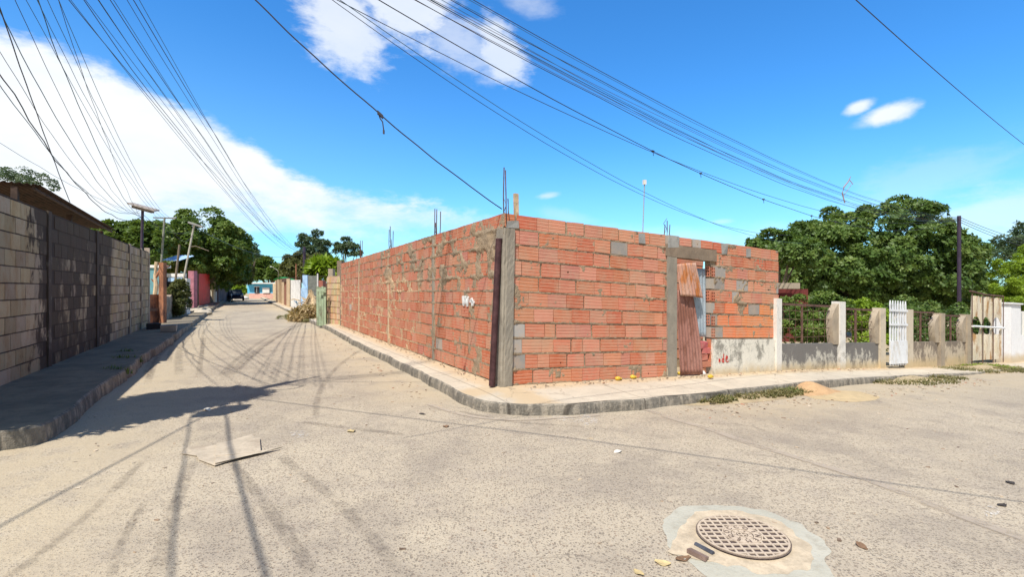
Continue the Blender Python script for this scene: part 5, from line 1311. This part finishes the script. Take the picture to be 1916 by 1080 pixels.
# ------------------------------------------------------------------ manhole
MC = Vector((1.468, 3.15, 0)); MR = .268
def m_iron(g):
    z = g.sep(g.obj())[2]; n = g.noise(14, detail=5, rough=.7)
    c = g.mix(g.ss(n, .35, .7), (.50, .40, .28), (.40, .31, .22)); low = g.ss(z, -.006, -.011)
    c = g.mix(low, c, g.mix(g.ss(g.noise(30), .4, .7), (.05, .038, .042), (.10, .08, .075)))
    return {'c': c, 'n': g.bump(n, .2, .004)}
IRON = mat('dusty cast iron', m_iron, .8)
PATCHC = conc('pale grey patch concrete', (.50, .475, .39), (.44, .42, .34), (.33, .29, .22), .5, .6)
def patch(name, pts, mt, off, parent=None, label=None, holes=None):
    m = MB(); c = Vector(np.mean([list(p) for p in pts], axis=0)); n = len(pts)
    i0 = len(m.v); m.v.append((c.x, c.y, gz(c.x, c.y)+off)); 
    for k in (.5, 1.):
        for p in pts:
            x = c.x+(p[0]-c.x)*k; y = c.y+(p[1]-c.y)*k; m.v.append((x, y, gz(x, y)+off-(.006 if k == 1 else 0)))
    for j in range(n):
        j2 = (j+1) % n; m.f.append((i0, i0+1+j, i0+1+j2)); m.f.append((i0+1+j, i0+1+n+j, i0+1+n+j2, i0+1+j2)); m.m += [0, 0]; m.c += [(1, 1, 1, 1)]*2; m.uv += [(0, 0)]*7
    return m.build(name, mt, parent)
def ragged(pxs, k=6, amp=.02, seed=0):
    P_ = [tuple(UP(*p)[:2]) for p in pxs]; P_ = catmull(P_+[P_[0]], k)[:-1]
    return [(x+amp*mn.noise(Vector((x*9, y*9, seed))), y+amp*mn.noise(Vector((x*9, y*9, seed+5)))) for x, y in P_]
o = patch('patch_concrete', ragged([(1238, 985), (1262, 955), (1330, 946), (1400, 950), (1445, 962), (1500, 985), (1540, 1015), (1550, 1050), (1548, 1100), (1400, 1110), (1330, 1085), (1300, 1060), (1255, 1030)], amp=.045), PATCHC, .008)
o.name = 'road_patch'; tag(o, kind='structure')
DUSTC = plain('dusty sand ring', (.54, .44, .31), .2, 9, .95)
o = patch('road_dust', ragged([(1278, 985), (1305, 962), (1370, 957), (1445, 972), (1500, 1008), (1520, 1042), (1500, 1072), (1430, 1075), (1350, 1062), (1290, 1045), (1255, 1040), (1262, 1010)], amp=.045, seed=4), DUSTC, .012); tag(o, kind='structure')
mh = thing('manhole_cover', 'round cast iron manhole cover with square holes and a lettered medallion', 'manhole cover', (MC.x, MC.y, .0))
N = 134; st = 2*MR/N; Z0 = .031
Hm = np.zeros((N, N))
for j in range(N):
    for i in range(N):
        x = -MR+(i+.5)*st; y = -MR+(j+.5)*st; r = math.hypot(x, y)
        if r > MR: h = None
        elif r > MR-.010: h = 0
        elif r < .118:
            h = 0
            if .108 < r < .112 or .062 < r < .068: h = -.009
            elif r < .062: h = -.002
            if .030 < r < .036: h = -.012
            if r < .026 and (abs(x) > .006 and abs(y) > .006): h = -.012
            if .036 < r < .058 and (math.atan2(y, x)*4/math.pi) % 1 < .25 and r > .042: h = -.010
        else:
            fx = ((x+.025) % .05)/.05; fy = ((y+.02) % .05)/.05
            h = -.014 if (.13 < fx < .87 and .13 < fy < .87) else 0
        Hm[j, i] = np.nan if h is None else h
m = MB(); idx = {}
def V_(i, j, h):
    k = (i, j, round(h, 4))
    if k not in idx: idx[k] = len(m.v); m.v.append((MC.x-MR+i*st, MC.y-MR+j*st, Z0+h))
    return idx[k]
def addf(f): m.f.append(f); m.m.append(0); m.c.append((1, 1, 1, 1)); m.uv.extend([(0, 0)]*4)
for j in range(N):
    for i in range(N):
        h = Hm[j, i]
        if np.isnan(h): continue
        addf((V_(i, j, h), V_(i+1, j, h), V_(i+1, j+1, h), V_(i, j+1, h)))
        for (di, dj, e) in ((1, 0, ((i+1, j), (i+1, j+1))), (0, 1, ((i+1, j+1), (i, j+1))), (-1, 0, ((i, j+1), (i, j))), (0, -1, ((i, j), (i+1, j)))):
            a, b = j+dj, i+di; h2 = Hm[a, b] if 0 <= a < N and 0 <= b < N else np.nan
            h2 = -.02 if np.isnan(h2) else h2
            if h2 < h: addf((V_(*e[0], h2), V_(*e[1], h2), V_(*e[1], h), V_(*e[0], h)))
m.v = [(x, y, z) for x, y, z in m.v]
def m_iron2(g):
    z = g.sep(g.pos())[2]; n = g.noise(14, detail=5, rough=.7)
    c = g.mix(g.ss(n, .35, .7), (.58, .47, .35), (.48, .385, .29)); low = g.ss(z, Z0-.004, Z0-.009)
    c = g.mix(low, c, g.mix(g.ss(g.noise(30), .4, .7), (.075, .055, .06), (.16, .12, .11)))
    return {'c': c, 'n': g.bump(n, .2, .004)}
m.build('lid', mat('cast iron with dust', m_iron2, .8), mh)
LETI = plain('dark lettering iron', (.16, .12, .10), .2, 20, .8)
for k, ch_ in enumerate("COINEMEDOC"):
    a = math.pi/2-k*2*math.pi/10
    cu = bpy.data.curves.new('txt', 'FONT'); cu.body = ch_; cu.size = .046; cu.align_x = 'CENTER'; cu.align_y = 'CENTER'; cu.extrude = .002
    to = bpy.data.objects.new('txt', cu); COL.objects.link(to); dg = bpy.context.evaluated_depsgraph_get(); me = bpy.data.meshes.new_from_object(to.evaluated_get(dg)); bpy.data.objects.remove(to)
    o = bpy.data.objects.new('letter', me); COL.objects.link(o); me.materials.clear(); me.materials.append(LETI); o.parent = mh
    o.location = (.088*math.cos(a), .088*math.sin(a), Z0+.001); o.rotation_euler = (0, 0, a-math.pi/2)
m = MB(); m.tube([(MC.x+(MR+.006)*math.cos(a), MC.y+(MR+.006)*math.sin(a), .024) for a in [k*math.pi/40 for k in range(81)]], .0035, 6, cap=False); m.build('rim', LETI, mh)
m = MB(); m.tube([UP(1301, 1019, .014), UP(1335, 1037, .014)], .014, 6); tag(m.build('iron_handle', plain('dark bluish iron', (.07, .075, .095), .3, 12)), 'short dark bluish iron bar lying left of the manhole cover', 'bar')
m = MB(); a, b = UP(1296, 1030, .02), UP(1316, 1047, .02); m.box((a+b)/2, (.12, .035, .02), -.9, jit=.004); tag(m.build('brown_chip', plain('brown chip', (.22, .15, .12), .2, 10)), 'flat brown chip beside the manhole cover', 'chip')

# ------------------------------------------------------------------ tyre marks with painted cable shadows, trench scar, cardboard, litter
def m_tyre_shadow(a):
    def f(g):
        n = g.noise(14, detail=5, rough=.7); m = g.noise(2.5, detail=3); uv = g.new('ShaderNodeUVMap').outputs[0]; v = g.sep(uv)[1]; u = g.sep(uv)[0]
        e = g.mul(g.ss(g.math('PINGPONG', v, .5), .0, .3), g.mul(g.ss(u, 0, .12), g.ss(u, 1, .88)))
        return {'c': (.13, .105, .09), 'a': g.mul(g.mul(e, g.mul(g.ss(n, .25, .7), g.ss(m, .2, .6))), a)}
    return f
TY_SHADOW = mat('rubber and cable shadow smear', m_tyre_shadow(.32), .9); SCAR = mat('pale trench scar', lambda g: {'c': (.50, .42, .33), 'a': g.mul(g.ss(g.math('PINGPONG', g.sep(g.new('ShaderNodeUVMap').outputs[0])[1], .5), 0, .3), g.mul(g.ss(g.noise(5, detail=5, rough=.7), .3, .55), .75))}, .95)
def ribbon(m, pxs, wd, off=.005):
    P_ = catmull([tuple(UP(*p)[:2]) for p in pxs], 8); n = len(P_)
    for k in range(n-1):
        def nr(i):
            a = P_[max(i-1, 0)]; b = P_[min(i+1, n-1)]; d = math.hypot(b[0]-a[0], b[1]-a[1]) or 1; return (-(b[1]-a[1])/d*wd/2, (b[0]-a[0])/d*wd/2)
        q = []
        for i, sgn in ((k, -1), (k+1, -1), (k+1, 1), (k, 1)):
            nx_, ny_ = nr(i); x, y = P_[i][0]+nx_*sgn, P_[i][1]+ny_*sgn; q.append((x, y, gz(x, y)+off))
        m.quad(*q, uv=[(k/(n-1), 0), ((k+1)/(n-1), 0), ((k+1)/(n-1), 1), (k/(n-1), 1)])
m = MB()  # dark ribbons: tyre tracks, and cable shadows painted onto the road
T = [([(400, 596), (345, 615), (322, 650), (318, 680)], .14), ([(395, 603), (380, 625), (378, 670)], .12),
     ([(385, 600), (335, 630), (290, 670), (272, 712)], .2), ([(342, 626), (300, 665), (275, 720)], .15), ([(365, 620), (338, 650), (335, 705)], .2), ([(383, 630), (376, 670), (372, 705)], .14),
     ([(600, 590), (530, 625), (470, 665), (420, 710)], .26), ([(590, 592), (510, 628), (450, 668), (408, 708)], .16), ([(560, 606), (500, 645), (440, 700)], .12),
     ([(430, 860), (500, 950), (590, 1080)], .12), ([(280, 850), (200, 930), (110, 1010), (10, 1085)], .09), ([(270, 940), (230, 1010), (205, 1085)], .07),
     ([(850, 768), (960, 790), (1100, 800)], .1), ([(560, 790), (640, 800), (760, 815)], .12), ([(360, 860), (330, 940), (290, 1085)], .13), ([(520, 850), (640, 950), (760, 1085)], .12), ([(700, 640), (640, 680), (600, 730), (590, 790)], .12)]
for k, (p, wd) in enumerate(T): ribbon(m, p, wd, .0045+.0004*(k % 9))
tag(m.build('tyre_and_shadow_marks', TY_SHADOW), kind='structure')
m = MB(); ribbon(m, [(1205, 765), (1250, 782), (1330, 805), (1400, 830), (1500, 860), (1640, 905), (1780, 960), (1930, 1015)], .17, .006)
ribbon(m, [(800, 757), (870, 778), (960, 787), (1060, 782), (1120, 778)], .10, .007); tag(m.build('trench_scar', SCAR), kind='structure')
CARD = plain('old cardboard', (.50, .42, .315), .12, 5, .9, 0, .3, spots=(.38, .31, .23)); 
cb = thing('cardboard', 'flattened old cardboard box lying on the road', 'cardboard', UP(430, 845))
def card(pxs, z0, z1, th=.006):
    m = MB(); top = [UP(*p) for p in pxs]; n = len(top)
    P_ = [Vector((p.x, p.y, p.z+z0+(z1-z0)*R.random())) for p in top]
    m.poly(P_); m.poly([p-Vector((0, 0, th)) for p in P_][::-1])
    for i in range(n): j = (i+1) % n; m.quad(P_[i], P_[j], P_[j]-Vector((0, 0, th)), P_[i]-Vector((0, 0, th)))
    return m.build('flap', CARD, cb)
card([(340, 851), (352, 840), (405, 836), (455, 820), (470, 816), (487, 827), (488, 850), (527, 842), (455, 858), (402, 875), (372, 863), (368, 856)], .012, .022)
card([(402, 858), (405, 834), (486, 824), (488, 851)], 0.02, .03)
card([(404, 861), (488, 853), (528, 842), (402, 874)], .026, .032)
MANG = plain('ripe yellow mango', (.62, .42, .05), .12, 20, .4, 0, .1)
for i, (px, py, lb) in enumerate(((1156, 712, 'yellow fruit on the sidewalk, leftmost one under the brick wall'), (1184, 709, 'yellow fruit just right of the leftmost one on the sidewalk'), (1272, 702, 'yellow fruit at the foot of the doorway column'), (1329, 708, 'yellow fruit right of the doorway near red letters'))):
    m = MB(); c = UP(px, py, .2); m.sphere((c.x, c.y, c.z+.03), (.05, .037, .034), 12, jit=.15); m.sphere((c.x+.055, c.y+.03, c.z+.02), (.02, .02, .02), 6)
    tag(m.build('mango', MANG, smooth=True), lb, 'fruit', 'yellow fruits dropped on the sidewalk')
rocks('white plastic and rubble chips at the doorway foot', [(1312, 700), (1318, 696)], .09, WHP, 'litter', 21, 'litter', .1)
m = MB()
for px, py in ((1316, 690), (1320, 684), (1313, 697)):
    c = UP(px, py+12, .12); m.sphere((c.x, c.y, c.z+.06), (.08, .05, .1), 8, jit=.6)
tag(m.build('plastic_bag', WHP), 'crumpled white plastic bag at the foot of the doorway rubble', 'bag')
LEAFB = plain('brown dry leaf', (.20, .12, .07), .3, 15); YEL = plain('yellow peel', (.55, .43, .22), .2, 15); DKL = plain('dark chip', (.06, .05, .045), .3, 15); WCH = plain('pale chip', (.68, .64, .56), .15, 15)
def leaf(px, py, sz, mt, label, off=0, cat='litter', name='dry_leaf', grp=None):
    m = MB(); c = UP(px, py, off); a = R.random()*6.28; L = sz; w_ = sz*R.uniform(.4, .75); ca, sa = math.cos(a), math.sin(a)
    def fn(u, v): x = (u-.5)*L; y = (v-.5)*w_*math.sin(max(.12, u)*math.pi*.95); z = .005+abs(v-.5)*sz*.12+.06*sz*math.sin(u*5+px)*R.uniform(.6, 1.2); return (c.x+x*ca-y*sa, c.y+x*sa+y*ca, c.z+z)
    m.grid(6, 4, fn); return tag(m.build(name, mt, solid=.003), label, cat, grp)
big = [(657, 808, .13, YEL, 'yellow fruit peel lying in the middle of the road'), (834, 799, .10, LEAFB, 'brown leaf on the road before the kerb corner'), (1156, 847, .09, WCH, 'small pale stick on the road in front of the brick wall'),
       (1240, 1056, .09, YEL, 'torn yellow husk at the bottom left of the manhole'), (1278, 1048, .10, LEAFB, 'brown husk strip beside the yellow one'), (1195, 1074, .07, YEL, 'crumpled husk at the bottom edge of the road'), (1890, 905, .09, DKL, 'dark leaf near the right edge below the cable shadow'),
       (388, 768, .16, WCH, 'long pale strip beside the big shadow'), (1333, 757, .12, DKL, 'dark crumpled leaf by the kerb weeds'), (1612, 1024, .08, LEAFB, 'small brown leaf right of the manhole'), (790, 776, .09, DKL, 'dark flat stain like leaf before the kerb corner'), (1875, 947, .08, DKL, 'dark chip at the far right of the road')]
for p in big: leaf(*p)
# tiny bits nobody could count
m = MB(); rd = random.Random(12)
def bit(c, s_, col):
    a = rd.random()*3.14; m.box((c.x, c.y, c.z+s_*.12), (s_*rd.uniform(.6, 1.6), s_*rd.uniform(.3, .7), s_*.25), a, jit=s_*.12, col=col)
cols = [(.12, .09, .07, 0), (.25, .2, .15, 0), (.38, .31, .23, 0), (.6, .52, .4, 0), (.34, .25, .17, 0), (.2, .18, .15, 0), (.5, .42, .3, 0)]
for i in range(900):
    w = rd.uniform(-5, 9); s = rd.uniform(-4.8, 9); 
    if w > -.9 and s > -1.5: continue
    if s > 0 and w > -.9: continue
    x, y = WS(w, s); bit(Vector((x, y, gz(x, y))), rd.choice([.01, .014, .018, .028]), rd.choice(cols))
for i in range(900):                                  # crumbs along walls and kerbs
    k = rd.random()
    if k < .3: w, s, o = rd.uniform(.2, 10), -abs(rd.gauss(0, .13))-.04, .2
    elif k < .5: w, s, o = -abs(rd.gauss(0, .1))-.03, rd.uniform(.3, 13), .2
    elif k < .85: w, s, o = rd.uniform(2, 12), -1.4-abs(rd.gauss(0, .28)), 0
    else: w, s, o = -.75-abs(rd.gauss(0, .3)), rd.uniform(0, 12), 0
    x, y = WS(w, s); bit(Vector((x, y, gw(w)+(o*(hfade(w, s) if o else 0)))), rd.choice([.012, .02, .028, .036]), rd.choice(cols*2+[(.42, .17, .11, 0)]))
tag(m.build('debris', BRICK), 'small stones, brick crumbs and leaf bits over road and sidewalk', 'debris', kind='stuff')
# white flakes spilt by the corner kerb
WFL = mat('white lime flakes', lambda g: {'c': (.74, .72, .68), 'a': g.mul(g.ss(g.noise(26, detail=6, rough=.8), .5, .64), .75)}, .9)
for k, (pts) in enumerate(([(1075, 783), (1095, 775), (1118, 782), (1112, 795), (1085, 794)], [(1030, 778), (1060, 779), (1080, 790), (1050, 788)], [(540, 812), (560, 806), (578, 814), (560, 822)], [(1835, 955), (1855, 948), (1872, 960), (1850, 970)])):
    tag(patch('road_spill', ragged(pts, 4, .01, k), WFL, .009+k*.001), kind='structure')

# sand heap, earth mounds and weeds by the right kerb
SAND = plain('orange sand', (.50, .32, .17), .12, 8, .95, 0, .5)
def mound(name, label, px, py, rw, rs, h, mt, seed=0, cat='sand pile', px2=None):
    c = UP(px, py); w0, s0 = ws_of(c.x, c.y); m = MB()
    def fn(u, v):
        a = u*2*math.pi; r = v; e = 1+.18*mn.noise(Vector((math.cos(a)*1.5, math.sin(a)*1.5, seed))); w = w0+rw*r*e*math.cos(a); s = s0+rs*r*e*math.sin(a)
        z = h*(math.exp(-(r*1.75)**2)-.047)*(1+.3*nz3(w, s, 4, seed))+.012*nz3(w, s, 15, seed)*(1-r)
        x, y = WS(w, s); return (x, y, gw(w)+z+.002)
    m.grid(40, 14, fn); return tag(m.build(name, mt, smooth=True), label, cat)
mound('sand_pile', 'small heap of orange sand against the right kerb', 1520, 733, .70, .42, .19, SAND, 1)
mound('sand_pile', 'thin fan of yellow sand spilling from the orange heap onto the road', 1575, 741, .8, .45, .03, plain('yellow sand', (.52, .40, .23), .1, 8, .95), 2)
mound('sand_pile', 'low ridge of tan sand at the foot of the mouldy fence wall', 1480, 698, .9, .3, .13, plain('tan sand', (.56, .42, .24), .2, 8, .95), 3).location.z = .17
def weeds(label, pts, n, h, mt, seed, name='weeds', off=0):
    rg = random.Random(seed); m = MB()
    for px, py, rr in pts:
        c = UP(px, py, off)
        for i in range(n):
            a = rg.random()*6.28; r = rr*math.sqrt(rg.random()); x = c.x+r*math.cos(a)*1.6; y = c.y+r*math.sin(a)*.6; z = gz(x, y)+off
            for k in range(rg.choice([3, 4, 5])):
                an = rg.random()*6.28; hh = h*rg.uniform(.3, 1.1)*(1-.5*r/rr); d = Vector((math.cos(an), math.sin(an), 0)); ln = rg.uniform(.2, .9); sd_ = Vector((-d.y, d.x, 0))*.006*rg.uniform(.8, 2.2)
                p0 = Vector((x, y, z)); p1 = p0+d*hh*ln*.4+Vector((0, 0, hh*.6)); p2 = p0+d*hh*ln+Vector((0, 0, hh*rg.uniform(.75, 1)))
                t_ = rg.random(); m.quad(p0-sd_, p0+sd_, p1+sd_*.8, p1-sd_*.8, col=(t_, t_, t_, 1)); m.poly([p1-sd_*.8, p1+sd_*.8, p2], col=(t_, t_, t_, 1))
                if rg.random() < .5:
                    q = p1+(p2-p1)*rg.random(); e = Vector((rg.uniform(-1, 1), rg.uniform(-1, 1), rg.uniform(0, .6))).normalized()*rg.uniform(.015, .035); f_ = e.cross(Vector((0, 0, 1)))*.35; m.quad(q, q+e*.5+f_, q+e, q+e*.5-f_, col=(t_, t_, t_, 1))
    return tag(m.build(name, mt), label, 'weeds', kind='stuff')
weeds('low green and dry weeds growing along the right kerb', [(1315, 752, .28), (1335, 750, .25), (1375, 746, .25), (1402, 743, .28), (1430, 741, .3), (1460, 738, .25), (1485, 736, .22), (1420, 736, .3)], 170, .15, LF_DRY, 1)
weeds('greener tufts among the kerb weeds', [(1338, 750, .2), (1470, 737, .2), (1385, 743, .1), (1300, 748, .12)], 50, .16, LF_MID, 2)
weeds('dry grass mat on the earth by the white gate', [(1665, 716, .6), (1700, 712, .7), (1735, 707, .6)], 260, .12, LF_DRY, 3)
weeds('green grass mound before the scrap gate', [(1800, 695, .6), (1830, 692, .9), (1860, 692, .7), (1850, 688, .7)], 330, .16, LF_DRY, 4)
weeds('short bright grass in the middle of the right mound', [(1838, 690, .6), (1860, 690, .4)], 260, .17, LF_BRIGHT, 7)
weeds('sparse weeds at the foot of the left block wall and kerb', [(188, 640, .35), (232, 678, .25), (215, 700, .2), (165, 655, .3), (240, 665, .15)], 45, .22, LF_MID, 5, off=.1)
mound('earth_mound', 'low earth mound under the dry grass by the white gate', 1700, 712, 1.6, .35, .09, DIRT, 5, 'earth')
mound('earth_mound', 'low earth mound under the green grass before the scrap gate', 1835, 692, 2.1, .55, .13, DIRT, 6, 'earth')
mound('earth_mound', 'dusty edge of earth along the kerb weeds', 1400, 745, 1.6, .28, .05, DIRT, 7, 'earth')
